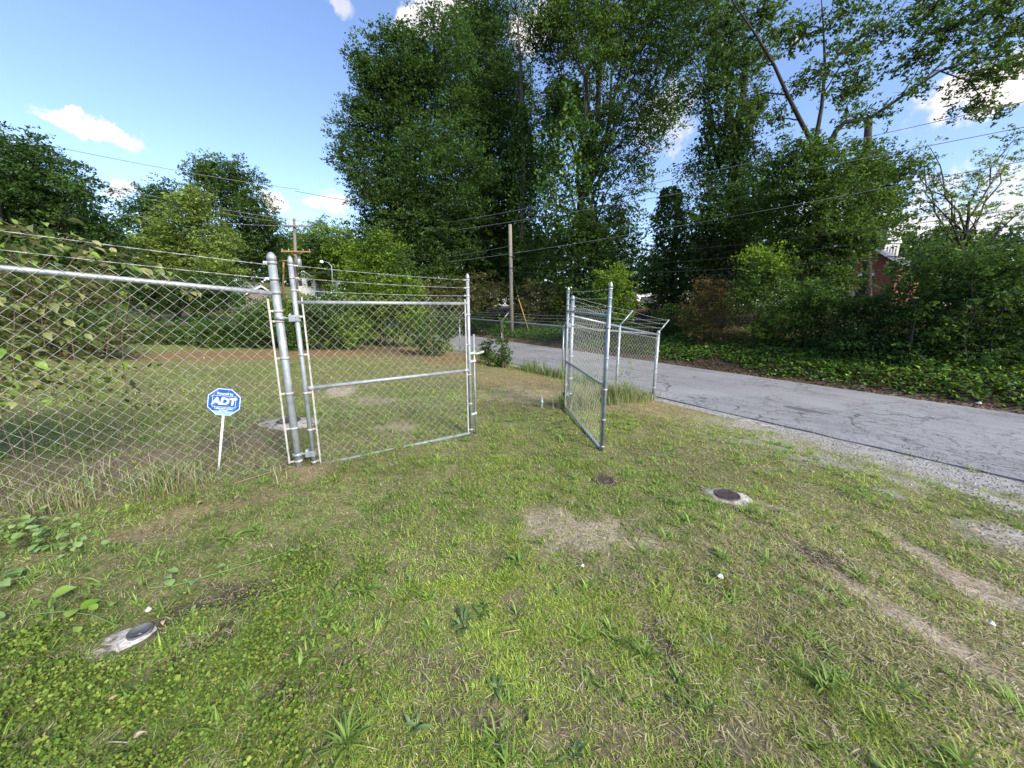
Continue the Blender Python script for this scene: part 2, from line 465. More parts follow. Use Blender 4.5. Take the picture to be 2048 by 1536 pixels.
# bare / thin places: (px, py, half width px, half height px, angle deg, strength, tone); sizes turned into metres on the ground
SPOTS = [(1205, 962, 34, 16, 0, 1.0, 'dark'), (1060, 918, 40, 14, 0, .5, 'dark'), (1125, 1055, 110, 34, 0, .7, 'tan'), (1250, 1070, 130, 40, 0, .55, 'tan'),
         (1020, 1190, 60, 34, 0, .75, 'brown'), (1340, 1290, 50, 70, 0, .85, 'dark'), (1200, 1340, 90, 40, 0, .6, 'brown'), (1640, 1118, 50, 24, 0, .9, 'dark'),
         (1705, 1172, 75, 30, 28, 1.0, 'tan'), (1840, 1255, 130, 44, 32, 1.0, 'tan'), (1980, 1340, 150, 48, 34, 1.0, 'tan'), (1830, 1100, 80, 30, 26, 1.0, 'tan'),
         (1930, 1165, 110, 40, 32, 1.0, 'tan'), (2010, 1190, 110, 50, 34, .9, 'tan'), (1760, 1060, 60, 20, 26, .7, 'tan'), (1560, 1020, 70, 18, 22, .6, 'tan'), (1900, 1210, 60, 24, 30, .7, 'dark'), (1560, 1300, 90, 45, 0, .65, 'brown'), (450, 1195, 150, 56, -16, .95, 'dark'), (380, 1320, 120, 70, -30, .9, 'dark'),
         (430, 1020, 220, 40, -16, .62, 'straw'), (640, 950, 100, 26, -8, .6, 'straw'), (250, 1080, 160, 40, -16, .5, 'brown'), (500, 870, 90, 34, 0, .75, 'brown'), (120, 960, 170, 60, 0, .7, 'brown'), (350, 930, 170, 34, 0, .6, 'brown'),
         (690, 1290, 110, 40, 0, .55, 'brown'), (880, 1335, 120, 40, 0, .7, 'brown'), (950, 1440, 110, 50, 0, .7, 'brown'), (1190, 1470, 110, 50, 0, .7, 'brown'), (1500, 1480, 150, 50, 0, .65, 'brown'), (1420, 1450, 80, 60, 0, .4, 'dark'),
         (560, 1400, 110, 60, -20, .75, 'dark'), (480, 1480, 90, 60, 0, .4, 'brown'),
         (800, 700, 130, 26, 4, 1.0, 'red'), (690, 690, 110, 16, 0, .9, 'red'), (880, 712, 60, 12, 0, .8, 'red'), (400, 712, 190, 9, 0, .75, 'red'), (520, 705, 120, 10, 0, .7, 'red'), (680, 783, 40, 10, 0, .9, 'tan'), (740, 800, 60, 10, 0, .5, 'tan'), (800, 850, 40, 12, 0, .4, 'tan'),
         (1070, 770, 90, 22, 0, .55, 'straw'), (1000, 745, 90, 16, 0, .45, 'straw'), (1050, 790, 110, 14, 0, .4, 'tan'), (1010, 815, 60, 14, 0, .5, 'brown'), (1310, 815, 60, 12, 0, .5, 'straw'), (1250, 800, 70, 20, 0, .6, 'straw'),
         (2035, 1015, 70, 40, 25, 1.0, 'grit'), (2025, 1085, 75, 50, 34, .95, 'grit'), (1860, 955, 110, 30, 20, .8, 'grit'), (1790, 925, 80, 20, 18, .8, 'grit'), (1775, 985, 45, 16, 18, .7, 'grit'), (1960, 985, 100, 34, 22, .8, 'grit'), (1950, 1060, 60, 30, 30, .6, 'grit'),
         (620, 940, 50, 14, 0, .8, 'straw'), (880, 900, 60, 10, 0, .3, 'straw')]
TONES = {'dark': (.060, .048, .040), 'brown': (.165, .130, .090), 'tan': (.40, .335, .265), 'straw': (.27, .20, .115), 'red': (.235, .130, .072), 'grit': (.33, .32, .31)}
SPOT_M = []
for (px, py, hw, hh, ang, st, tone) in SPOTS:
    g = G(px, py); gx = G(px + hw, py); gy = G(px, py - hh)
    rx = float(np.linalg.norm(gx[:2] - g[:2])); ry = float(np.linalg.norm(gy[:2] - g[:2]))
    if ang:
        e = G(px + hw * math.cos(math.radians(ang)), py + hw * math.sin(math.radians(ang)))
        a = math.atan2(e[1] - g[1], e[0] - g[0])
        rx = float(np.linalg.norm(e[:2] - g[:2])); ry = max(.06, rx * hh / hw * 1.2)
    else:
        a = math.atan2(gx[1] - g[1], gx[0] - g[0])
    SPOT_M.append((g[0], g[1], rx, ry, a, st, tone))

COVERS = []      # hard covers keep the turf away: (x, y, r)

def cover_map(x, y):
    """colour of the soil / thatch, turf density 0-1, dryness 0-1"""
    s = x * NV[0] + y * NV[1]
    n1 = fbm(x, y, .8, 1, 4); n2 = fbm(x, y, 2.6, 2, 4); n3 = fbm(x, y, .25, 9, 3)
    thatch = np.stack([.105 + .10 * n2, .108 + .095 * n2, .046 + .04 * n2], -1)
    dens = .95 - .55 * smooth(.48, .72, n2)
    dry = np.clip(.24 + (n1 - .5) * 1.3 + (n3 - .5) * .5, 0, 1)
    # the right-hand verge is drier and thinner, the middle lusher
    dry = np.clip(dry + .38 * smooth(1.2, 3.2, s) * smooth(3.4, 1.4, y - x * .2) + .16 * smooth(.6, 1.8, s) * smooth(2.8, 1.4, y), 0, 1)
    dry = np.clip(dry - .22 * smooth(2.0, .4, np.hypot(x - .1, y - 3.3)), 0, 1)
    dry = np.clip(dry + .15 * smooth(6, 10, y), 0, 1)
    col = thatch
    for i, (cx, cy, rx, ry, a, st, tone) in enumerate(SPOT_M):
        reach = 2.1 * max(rx, ry)
        near = (np.abs(x - cx) < reach) & (np.abs(y - cy) < reach)
        if not near.any(): continue
        w = np.zeros(x.shape); w[near] = blob(x[near], y[near], cx, cy, rx, ry, a, i) * st
        col = col * (1 - w[..., None]) + np.array(TONES[tone]) * w[..., None]
        dens = dens * (1 - .85 * w)
        if tone in ('straw', 'red', 'tan'): dry = np.maximum(dry, w)
    # streaky gravel beside the road
    gv = smooth(5.0, 6.9, s + (fbm(x, y, 1.6, 33, 4) - .5) * 2.6) * smooth(6.9, 6.0, x * UV[0] + y * UV[1] + 3.0)
    grit = np.array([.33, .31, .285])
    col = col * (1 - .85 * gv[..., None]) + grit * .85 * gv[..., None]
    dens = dens * (1 - .8 * gv)
    # driveway of packed gravel at the right edge
    dv = smooth(6.2, 7.0, x * .55 + s * .62 - y * .12 + (fbm(x, y, 1.1, 55, 4) - .5) * 1.6) * smooth(7.4, 7.1, s)
    col = col * (1 - dv[..., None]) + np.array([.30, .295, .29]) * dv[..., None]
    dens = dens * (1 - .97 * dv)
    # far side of the road: dark leaf litter and soil
    fs = smooth(12.3, 12.8, s)
    litter = np.stack([.055 + .05 * n2, .038 + .035 * n2, .028 + .02 * n2], -1)
    col = col * (1 - fs[..., None]) + litter * fs[..., None]
    dens = dens * (1 - smooth(7.0, 7.25, s))
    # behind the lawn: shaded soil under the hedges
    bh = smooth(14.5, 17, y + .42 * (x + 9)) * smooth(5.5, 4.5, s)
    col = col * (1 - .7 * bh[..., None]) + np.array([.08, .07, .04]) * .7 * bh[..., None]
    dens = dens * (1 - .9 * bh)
    for (cx, cy, r) in COVERS:
        dens = dens * smooth(r * .85, r * 1.1, np.hypot(x - cx, y - cy))
    return col, dens, dry

# hard covers set in the turf (their positions are needed by the turf)
P_COVER_R = G(1455, 992); P_COVER_L = G(262, 1272); P_COVER_B = G(575, 846)
for pos, r in ((P_COVER_R, .17), (P_COVER_L, .13), (P_COVER_B, .30)):
    COVERS.append((pos[0], pos[1], r))

# ------------------------------------------------------------------ ground sheet
def graded(lo, a, b, hi, step, grow=1.16):
    mid = list(np.arange(a, b + 1e-6, step))
    up = [mid[-1]]; d = step
    while up[-1] < hi: d *= grow; up.append(up[-1] + d)
    dn = [mid[0]]; d = step
    while dn[-1] > lo: d *= grow; dn.append(dn[-1] - d)
    return np.array(sorted(set(dn[1:] + mid + up[1:])))

def build_ground():
    xs = graded(-900, -4.6, 7.0, 900, .075, 1.10)
    ys = graded(-200, .6, 8.5, 1200, .075, 1.08)
    X, Y = np.meshgrid(xs, ys)
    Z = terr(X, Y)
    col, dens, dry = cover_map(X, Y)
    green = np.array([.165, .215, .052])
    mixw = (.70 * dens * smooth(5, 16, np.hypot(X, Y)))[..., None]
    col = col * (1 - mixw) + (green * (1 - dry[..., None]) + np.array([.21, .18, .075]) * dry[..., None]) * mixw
    ny, nx = X.shape
    V = np.stack([X, Y, Z], -1).reshape(-1, 3)
    idx = np.arange(nx * ny).reshape(ny, nx)
    Fq = np.stack([idx[:-1, :-1], idx[:-1, 1:], idx[1:, 1:], idx[1:, :-1]], -1).reshape(-1, 4)
    me = bpy.data.meshes.new('ground')
    me.vertices.add(len(V)); me.vertices.foreach_set('co', V.astype(np.float32).ravel())
    me.loops.add(Fq.size); me.loops.foreach_set('vertex_index', Fq.astype(np.int32).ravel())
    me.polygons.add(len(Fq)); me.polygons.foreach_set('loop_start', (np.arange(len(Fq)) * 4).astype(np.int32))
    me.update(calc_edges=True)
    me.polygons.foreach_set('use_smooth', np.ones(len(Fq), bool))
    ca = me.color_attributes.new('Col', 'FLOAT_COLOR', 'POINT')
    c4 = np.ones((len(V), 4), np.float32); c4[:, :3] = col.reshape(-1, 3)
    ca.data.foreach_set('color', c4.ravel())
    me.materials.append(M['ground'])
    tag(link('ground', me), 'patchy lawn soil and roadside banks', None, None, 'structure')
build_ground()

# ------------------------------------------------------------------ road
def st(s, t, z):
    p = NV * s + UV * t
    return (p[0], p[1], z)

def strip(name, s0, s1, t0, t1, z0, nt_, ns=4, mat=None, crown=0.0, jag=0.0, thick=0.05, seed=1):
    mb = MB()
    ts = np.linspace(t0, t1, nt_)
    rows = []
    for i, t in enumerate(ts):
        j0 = jag * (fbm(np.array([t * 1.0]), np.array([seed * 3.1]), 2.2, seed, 4)[0] - .5) * 2
        j1 = jag * (fbm(np.array([t * 1.0]), np.array([seed * 7.7]), 2.2, seed + 5, 4)[0] - .5) * 2
        a, b = s0 + j0, s1 + j1
        hill = float(zs(*(NV * (s0 + s1) * .5 + UV * t)) - np.interp((s0 + s1) * .5, S_PTS, Z_PTS))
        row = [st(a, t, z0 - thick + hill)]
        for k in range(ns + 1):
            f = k / ns
            row.append(st(a + (b - a) * f, t, z0 + hill + crown * (1 - (2 * f - 1) ** 2)))
        row.append(st(b, t, z0 - thick + hill))
        rows.append(row)
    w = ns + 3
    vs_ = [p for r in rows for p in r]
    fs = [(i * w + k, i * w + k + 1, (i + 1) * w + k + 1, (i + 1) * w + k) for i in range(len(ts) - 1) for k in range(w - 1)]
    mb.add(vs_, fs)
    return mb.build(name, mat)

tag(strip('road', 7.66, 12.45, -40, 110, -.455, 420, 6, M['asphalt'], .05, .055, .06, 2), 'cracked grey asphalt road', None, None, 'structure')
tag(strip('gutter', 7.31, 7.635, -40, 60, -.475, 330, 2, M['gutter'], 0, .035, .06, 4), 'gritty strip between the road and the verge', None, None, 'structure')
tag(strip('edging', 7.225, 7.295, -8, 3.9, -.462, 90, 1, M['edge_line'], 0, .03, .06, 6), 'worn pale concrete edging beside the road', None, None, 'structure')

def flat_patch(name, centre, rx, ry, ang, z, mat, label, cat, n=18, thick=.03, seed=0, kind=None):
    mb = MB()
    top, bot = [], []
    rr = random.Random(seed)
    for k in range(n):
        t = 2 * math.pi * k / n
        j = rr.uniform(.8, 1.15)
        a, b = rx * math.cos(t) * j, ry * math.sin(t) * j
        x = centre[0] + a * math.cos(ang) - b * math.sin(ang); y = centre[1] + a * math.sin(ang) + b * math.cos(ang)
        top.append((x, y, z)); bot.append((x + (x - centre[0]) * .06, y + (y - centre[1]) * .06, z - thick))
    mb.add(top + bot, [tuple(range(n))] + [(k, n + k, n + (k + 1) % n, (k + 1) % n) for k in range(n)])
    o = mb.build(name, mat)
    return tag(o, label, cat, None, kind)
ROAD_ANG = math.atan2(UV[1], UV[0])
pp = NV * 9.05 + UV * 2.8
flat_patch('road_patch', pp, .42, .14, ROAD_ANG, -.413, M['patch'], 'small dark repair patch on the road surface', 'road patch', 14, .02, 3)
pp = NV * 7.40 + UV * 3.05
flat_patch('concrete_slab', pp, .42, .10, ROAD_ANG, -.456, M['concrete'], 'broken pale concrete slab at the grass edge of the road', 'concrete slab', 12, .06, 5)

# ------------------------------------------------------------------ turf
def blades(P, length, width, lean, colors, curl=.5):
    """P (n,3) roots -> (n,5,3) bent blades"""
    n = len(P)
    az = RNG.uniform(0, 2 * math.pi, n)
    d = np.stack([np.cos(az), np.sin(az), np.zeros(n)], -1)
    side = np.stack([-np.sin(az), np.cos(az), np.zeros(n)], -1)
    up = np.array([0, 0, 1.0])
    a1 = lean; a2 = lean + curl * RNG.uniform(.4, 1.4, n)
    q1 = P + (d * np.sin(a1)[:, None] + up * np.cos(a1)[:, None]) * (length * .55)[:, None]
    q2 = q1 + (d * np.sin(a2)[:, None] + up * np.cos(a2)[:, None]) * (length * .45)[:, None]
    w = width[:, None] * .5
    V = np.stack([P - side * w, P + side * w, q1 + side * w * .85, q1 - side * w * .85, q2], 1)
    return V
BF = [(0, 1, 2, 3), (3, 2, 4)]

def sector(n, r0, r1, a0=-64, a1=62):
    r = np.sqrt(RNG.uniform(r0 * r0, r1 * r1, n)); a = np.radians(RNG.uniform(a0, a1, n))
    return r * np.sin(a), r * np.cos(a)

GREENS = np.array([[.155, .255, .050], [.195, .305, .062], [.110, .200, .048], [.250, .345, .084], [.182, .240, .076]])
STRAWS = np.array([[.44, .385, .25], [.36, .30, .19], [.52, .475, .33], [.25, .19, .12], [.40, .37, .23]])

def turf():
    parts = []
    far = []
    for (n, r0, r1, ln, wd) in ((195000, .75, 2.1, .037, .0033), (225000, 2.0, 4.2, .044, .0046), (250000, 4.0, 8.0, .052, .0085), (120000, 7.6, 13.5, .060, .016), (50000, 13, 24, .070, .028)):
        x, y = sector(n, r0, r1)
        col, dens, dry = cover_map(x, y)
        s = x * NV[0] + y * NV[1]
        fine = fbm(x, y, 9.0, 77, 2)
        keep = (RNG.uniform(0, 1, n) < dens * (.55 + .9 * smooth(.3, .6, fine))) & (s < 7.2)
        x, y, dry, fine = x[keep], y[keep], dry[keep], fine[keep]
        m = len(x)
        z = terr(x, y)
        u = RNG.uniform(0, 1, m)
        isdry = u < (.13 + .60 * dry ** 1.25)
        c = np.where(isdry[:, None], STRAWS[RNG.integers(0, 5, m)], GREENS[RNG.integers(0, 5, m)])
        lush = (fbm(x, y, 1.3, 21, 3) - .5)[:, None] + (fbm(x, y, 5.0, 23, 2) - .5)[:, None] * .5
        c = c * (1 + lush * .8) * RNG.uniform(.55, 1.45, m)[:, None]
        yellowish = np.maximum(smooth(.40, .7, fbm(x, y, .6, 61, 3)), .8 * smooth(2.2, .6, np.hypot(x - .2, y - 4.0)))[:, None] * (~isdry)[:, None]
        c = c * (1 + yellowish * np.array([.34, .16, -.05]))
        L_ = ln * RNG.uniform(.55, 1.45, m) * (1 - .2 * isdry) * (.75 + .6 * smooth(.45, .75, fine))
        W_ = wd * RNG.uniform(.7, 1.3, m)
        lean = np.where(isdry, RNG.uniform(.9, 1.55, m), RNG.uniform(.6, 1.5, m))
        (parts if r1 < 5 else far).append((blades(np.stack([x, y, z - .004], -1), L_, W_, lean, None), c))
    # coarser tufts of crabgrass scattered through the turf
    tx, ty = sector(1500, .8, 6.5)
    _, dens, dry = cover_map(tx, ty)
    k = (dens > .35) & (tx * NV[0] + ty * NV[1] < 6.9) & (RNG.uniform(0, 1, len(tx)) < .35 + .65 * smooth(.5, .62, fbm(tx, ty, 1.1, 91, 3)))
    tx, ty = tx[k], ty[k]
    per = 16
    m = len(tx) * per
    X = np.repeat(tx, per) + RNG.normal(0, .014, m); Y = np.repeat(ty, per) + RNG.normal(0, .014, m)
    sz = np.repeat(RNG.uniform(.6, 1.25, len(tx)), per)
    c = GREENS[RNG.integers(0, 5, m)] * np.repeat(RNG.uniform(.75, 1.25, len(tx)), per)[:, None] * RNG.uniform(.85, 1.2, m)[:, None]
    parts.append((blades(np.stack([X, Y, terr(X, Y)], -1), .085 * sz * RNG.uniform(.6, 1.2, m), .0075 * sz, RNG.uniform(.5, 1.35, m), None, .5), c))
    # dry clippings lying flat
    x, y = sector(60000, .75, 5.0)
    col, dens, dry = cover_map(x, y)
    k = (RNG.uniform(0, 1, len(x)) < .25 + .75 * dry) & (x * NV[0] + y * NV[1] < 6.6)
    for (cx, cy, r) in COVERS: k &= np.hypot(x - cx, y - cy) > r * .9
    x, y = x[k], y[k]; m = len(x)
    c = STRAWS[RNG.integers(0, 5, m)] * RNG.uniform(.6, 1.2, m)[:, None]
    parts.append((blades(np.stack([x, y, terr(x, y) + RNG.uniform(.002, .016, m)], -1), .05 * RNG.uniform(.4, 1.6, m), .0038 * RNG.uniform(.6, 1.3, m), np.full(m, 1.5) + RNG.normal(0, .12, m), None, .1), c))
    x, y = sector(30000, 4.6, 10.0)
    col, dens, dry = cover_map(x, y)
    k = (RNG.uniform(0, 1, len(x)) < .2 + .8 * dry) & (x * NV[0] + y * NV[1] < 6.8)
    x, y = x[k], y[k]; m = len(x)
    far.append((blades(np.stack([x, y, terr(x, y) + RNG.uniform(.004, .02, m)], -1), .075 * RNG.uniform(.4, 1.6, m), .010 * RNG.uniform(.6, 1.3, m), np.full(m, 1.5) + RNG.normal(0, .15, m), None, .1), STRAWS[RNG.integers(0, 5, m)] * RNG.uniform(.6, 1.2, m)[:, None]))
    V = np.concatenate([p[0] for p in parts]); C = np.concatenate([p[1] for p in parts])
    o = quads_object('lawn_grass', V, np.clip(C, 0, 1), M['grass'], None, 5, BF)
    tag(o, 'short mown patchy green and straw coloured grass in the foreground', 'grass', None, 'stuff')
    V = np.concatenate([p[0] for p in far])[:, (0, 1, 4)]; C = np.concatenate([p[1] for p in far])
    o = quads_object('lawn_grass', V, np.clip(C, 0, 1), M['grass'], None, 3)
    tag(o, 'mown lawn grass around and behind the gate', 'grass', None, 'stuff')
turf()

# ------------------------------------------------------------------ chain-link fence line
FD = np.array([.775, .632]); FD /= np.linalg.norm(FD)       # along the fence, towards the road
FN = np.array([FD[1], -FD[0]])                              # towards the camera side
POST0 = np.array([-2.32, 3.76])
def fl(u): return POST0 + FD * u
PITCH_M = .098                                               # width of one mesh diamond

def zigzag_mesh(name, height, flip, mat, rad=.0022):
    """one woven wire: zig-zags in local x (0..pitch/2) over z 0..height"""
    mb = MB()
    h = PITCH_M / 2
    n = int(round(height / h))
    pts = []
    for i in range(n + 1):
        x = (i + flip) % 2
        pts.append(((x - .5) * h * 1.04 + h * .5, .003 * (1 if i % 2 else -1), i * height / n))
    mb.tube(pts, rad, 3, False, True)
    return mb.mesh(name, mat)

def strands(parent, p0, p1, z0a, z0b, height, mat, name='mesh_strand', rad=.0022):
    """separate woven wires side by side from p0 to p1 (xy), bottom heights z0a, z0b"""
    p0 = np.asarray(p0, float); p1 = np.asarray(p1, float)
    Lh = np.linalg.norm(p1 - p0); d = (p1 - p0) / Lh
    n = int(Lh / (PITCH_M / 2))
    a = zigzag_mesh(name, height, 0, mat, rad); b = zigzag_mesh(name, height, 1, mat, rad)
    off = root_off(parent)
    ang = math.atan2(d[1], d[0])
    rr = random.Random(5)
    for i in range(n):
        q = p0 + d * (i * PITCH_M / 2)
        z = z0a + (z0b - z0a) * i / n
        o = link(name, a if i % 2 == 0 else b, parent)
        o.location = (q[0] - off[0], q[1] - off[1], z - off[2] + rr.uniform(-.002, .002))
        o.rotation_euler = (0, 0, ang)

def post_geo(base, top, r, cap=True, n=12):
    mb = MB()
    b, t = np.asarray(base, float), np.asarray(top, float)
    mb.tube([b, t], r, n)
    return mb

def dome_cap(parent, top, r, mat):
    mb = MB()
    mb.lathe(top, [(r * 1.10, -.035), (r * 1.13, .0), (r * 1.10, .006), (r * .95, .020), (r * .62, .040), (r * .2, .050)], 12)
    return mb.build('post_cap', mat, parent)

def band(parent, c, r, mat, d=None, name='tension_band', w=.011):
    """a strap round a post with a bolt lug"""
    mb = MB()
    c = np.asarray(c, float)
    mb.lathe(c, [(r * 1.05, -w), (r * 1.16, -w), (r * 1.16, w), (r * 1.05, w)], 12)
    if d is not None:
        d3 = np.array([d[0], d[1], 0.0]); sdv = np.array([-d[1], d[0], 0])
        mb.box(c + d3 * (r + .016), d3 * .020, sdv * .006, np.array([0, 0, w * .9]))
        mb.tube([c + d3 * (r + .022) - sdv * .016, c + d3 * (r + .022) + sdv * .016], .005, 6)
    return mb.build(name, mat, parent)

def barbed(parent, a, b, sag=.01, every=.13, name='barbed_wire', r=.0019):
    a = np.asarray(a, float); b = np.asarray(b, float)
    L_ = np.linalg.norm(b - a); n = max(6, int(L_ / .12))
    mb = MB()
    for ph in (0, math.pi):
        pts = []
        for i in range(n * 2 + 1):
            f = i / (n * 2)
            p = a + (b - a) * f; p[2] -= sag * 4 * f * (1 - f)
            p = p + np.array([0, math.cos(i * 1.3 + ph), math.sin(i * 1.3 + ph)]) * r * .8
            pts.append(p)
        mb.tube(pts, r * .75, 3, False)
    k = int(L_ / every); rr = random.Random(int(L_ * 1000))
    for i in range(1, k):
        f = i / k
        p = a + (b - a) * f; p[2] -= sag * 4 * f * (1 - f)
        for j in range(2):
            v = np.array([rr.uniform(-1, 1), rr.uniform(-1, 1), rr.uniform(-1, 1)]); v /= np.linalg.norm(v)
            mb.tube([p - v * .013, p + v * .013], r * .55, 3, False)
        mb.tube([p - (b - a) / L_ * .006, p + (b - a) / L_ * .006], r * 1.7, 5)
    return mb.build(name, M['barb'], parent)

def v3(p, z): return np.array([p[0], p[1], z])

# ---- left fence section with its gate post
def left_fence():
    u_end = -4.6
    g0 = zg(*fl(0)) ; zA = -.05; zB = .12
    slope = (zB - zA) / -1.97                                 # ground rises to the left
    def zb(u): return zA + slope * u if u > -3 else zA + slope * -3 + .02 * (u + 3) * -1
    t = thing('chain_link_fence', 'grey chain link fence with barbed wire left of the open gate, vine growing over it', 'fence', v3(fl(0), min(g0, zA)))
    r = .038
    p = fl(0)
    lean = np.array([-.012, 0])
    top = v3(p + lean, 2.13)
    post = post_geo(v3(p, g0 - .25), top, r).build('gate_post', M['galv'], t)
    dome_cap(post, top, r, M['galv'])
    for z in (2.08, 1.93, 1.62, 1.52, 1.15, .78, .40, .03):
        if z < 1.7: band(post, v3(p + lean * z / 2.13, z), r, M['white_metal'], -FD)
        else: band(post, v3(p + lean * z / 2.13, z), r, M['galv'], -FD, 'wire_band', .014)
    band(post, v3(p + lean * .8, 1.80), r, M['galv'], -FD, 'rail_end_band', .016)
    # tension bar
    q = p - FD * .085
    mb = MB(); mb.box((v3(q, 0) + np.array([0, 0, (1.70 + zb(-.08)) / 2 + .05])), np.array([*FD, 0]) * .0085, np.array([*FN, 0]) * .004, np.array([0, 0, .86])); mb.build('tension_bar', M['white_metal'], t)
    # top rail
    mb = MB()
    us = np.linspace(-.03, u_end, 8)
    mb.tube([v3(fl(u), zb(u) + 1.84) for u in us], .0225, 10); mb.build('top_rail', M['galv'], t)
    # woven wires, hung in front of the rail
    strands(t, fl(-.09) + FN * .028, fl(-3.6) + FN * .028, zb(-.09) + .03, zb(-3.6) + .03, 1.895, M['wire'], rad=.0019)
    for u in (-.35, -.8, -1.3, -1.9, -2.4):                   # rail ties
        mb = MB(); c = v3(fl(u), zb(u) + 1.84); d3 = np.array([*FD, 0])
        pts = [c + np.array([*FN, 0]) * .027 * math.cos(a) + np.array([0, 0, 1]) * .027 * math.sin(a) for a in np.linspace(-2.2, 2.2, 9)]
        mb.tube(pts, .0026, 4, False); mb.build('wire_tie', M['white_metal'], t)
    # a line post further left, out of the picture, carries the rail and wires
    u = -3.4
    post_geo(v3(fl(u) - FN * .02, zb(u) - .3), v3(fl(u) - FN * .02, zb(u) + 2.14), .03).build('line_post', M['galv'], t)
    for k, z in enumerate((2.06, 1.93, 1.80)):
        barbed(t, v3(fl(-.045), z + .0), v3(fl(-3.4) , zb(-3.4) - zb(0) + z + .04), .02)
left_fence()

# ---- swinging gate leaves
def gate_leaf(label, hinge, free, zb_h, zb_f, zrail_h, zrail_f, zmid_h, zmid_f, ztop_h, ztop_f, mat, group, facing, rs=.0235, wires=True, strand_rad=.0019):
    hinge = np.asarray(hinge, float); free = np.asarray(free, float)
    d = (free - hinge); W = np.linalg.norm(d); d /= W
    fn = np.array([d[1], -d[0]]) * facing                     # side the mesh hangs on
    t = thing('gate_leaf', label, 'gate', v3(hinge, zb_h), group)
    sh = post_geo(v3(hinge, zb_h - .02), v3(hinge, ztop_h), rs).build('stile', mat, t)
    sf = post_geo(v3(free, zb_f - .02), v3(free, ztop_f), rs * .95).build('stile', mat, t)
    dome_cap(sh, v3(hinge, ztop_h), rs, mat); dome_cap(sf, v3(free, ztop_f), rs * .95, mat)
    for za, zbb, nm in ((zb_h, zb_f, 'bottom_rail'), (zmid_h, zmid_f, 'middle_rail'), (zrail_h, zrail_f, 'top_rail')):
        mb = MB(); mb.tube([v3(hinge + d * .018, za), v3(free - d * .018, zbb)], .0205, 10)
        o = mb.build(nm, mat, t)
        if nm == 'middle_rail':                                # end cups
            m2 = MB(); m2.tube([v3(hinge + d * .02, za), v3(hinge + d * .09, za + (zbb - za) * .04)], .0255, 10); m2.build('rail_cup', mat, o)
            m2 = MB(); m2.tube([v3(free - d * .02, zbb), v3(free - d * .09, zbb + (za - zbb) * .04)], .0255, 10); m2.build('rail_cup', mat, o)
    # tension bars at both ends
    for p, za, zt, s in ((hinge + d * .062, zb_h, zrail_h, 1), (free - d * .05, zb_f, zrail_f, -1)):
        mb = MB(); q = p + fn * .012
        mb.box(v3(q, (za + zt) / 2 + .02), v3(d, 0) * .008, v3(fn, 0) * .0035, np.array([0, 0, (zt - za) / 2 + .035])); mb.build('tension_bar', M['white_metal'], t)
    for f in (.03, .24, .47, .70, .92):
        band(sh, v3(hinge, zb_h + (zrail_h - zb_h) * f), rs, M['white_metal'], d)
        band(sf, v3(free, zb_f + (zrail_f - zb_f) * f), rs * .95, M['white_metal'], -d)
    hgt = ((zrail_h - zb_h) + (zrail_f - zb_f)) / 2 + .070
    strands(t, hinge + d * .065 + fn * .024, free - d * .045 + fn * .024, zb_h + .005, zb_f + .005, hgt, M['wire'], rad=strand_rad)
    for k in range(3):
        f = (.30, .60, .90)[k]
        za = zrail_h + (ztop_h - zrail_h) * f + .0; zc = zrail_f + (ztop_f - zrail_f) * f
        barbed(t, v3(hinge + d * .03, za), v3(free - d * .03, zc), .012)
        band(sh, v3(hinge, za), rs, M['white_metal'], d, 'wire_band', .008); band(sf, v3(free, zc), rs * .95, M['white_metal'], -d, 'wire_band', .008)
    return t, sh, sf, d, fn

def hinge_part(parent, stile_p, post_p, z, rs, mat):
    """plate clamped on the stile with a pintle round the post"""
    sp, pp_ = np.asarray(stile_p, float), np.asarray(post_p, float)
    dv = pp_ - sp; L_ = np.linalg.norm(dv); dv /= L_; nv = np.array([dv[1], -dv[0]])
    mb = MB()
    for sgn in (-1, 1):
        mb.box(v3(sp + dv * .02 + nv * sgn * (rs + .006), z), v3(dv, 0) * .048, v3(nv, 0) * .004, np.array([0, 0, .032]))
    for sgn in (-1, 1):
        mb.tube([v3(sp + dv * .0 + nv * (rs + .020), z + sgn * .016), v3(sp - nv * (rs + .020), z + sgn * .016)], .006, 6)
    mb.tube([v3(sp + dv * .055, z), v3(pp_ - dv * .045, z)], .011, 8)
    mb.lathe(v3(pp_, z), [(.044, -.016), (.050, -.016), (.050, .016), (.044, .016)], 12)
    mb.tube([v3(sp + dv * .06, z - .045), v3(sp + dv * .06, z + .045)], .011, 8)
    return mb.build('hinge', mat, parent)

LH = np.array([-2.175, 3.80]); LF = np.array([-.575, 4.95])
gl, gsh, gsf, gd, gfn = gate_leaf('left gate leaf half open, hung on the thick post beside the blue sign', LH, LF, -.055, -.075, 1.705, 1.70, .82, .82, 2.10, 2.03,
                                  M['galv'], 'two leaves of the chain link gate', 1)
for z in (1.55, .10):
    hinge_part(gl, LH, fl(0), z, .0235, M['galv'])
# drop rod, its guides and the fork latch handle at the free end
rodp = LF + gd * .075
mb = MB(); mb.tube([v3(rodp, -.10), v3(rodp, 1.30)], .0125, 8); rod = mb.build('drop_rod', M['galv'], gl)
mb = MB(); mb.tube([v3(rodp, 1.03), v3(rodp + gd * .05, 1.035), v3(rodp + gd * .15, 1.055)], [.014, .018, .018], 8); mb.build('rod_handle', M['white_metal'], rod)
for z in (.94, 1.05, .20):
    mb = MB(); mb.box(v3(LF + gd * .045, z), v3(gd, 0) * .045, v3(gfn, 0) * .024, np.array([0, 0, .013]))
    mb.lathe(v3(rodp, z), [(.016, -.02), (.021, -.02), (.021, .02), (.016, .02)], 10); mb.build('rod_guide', M['white_metal'], gl)

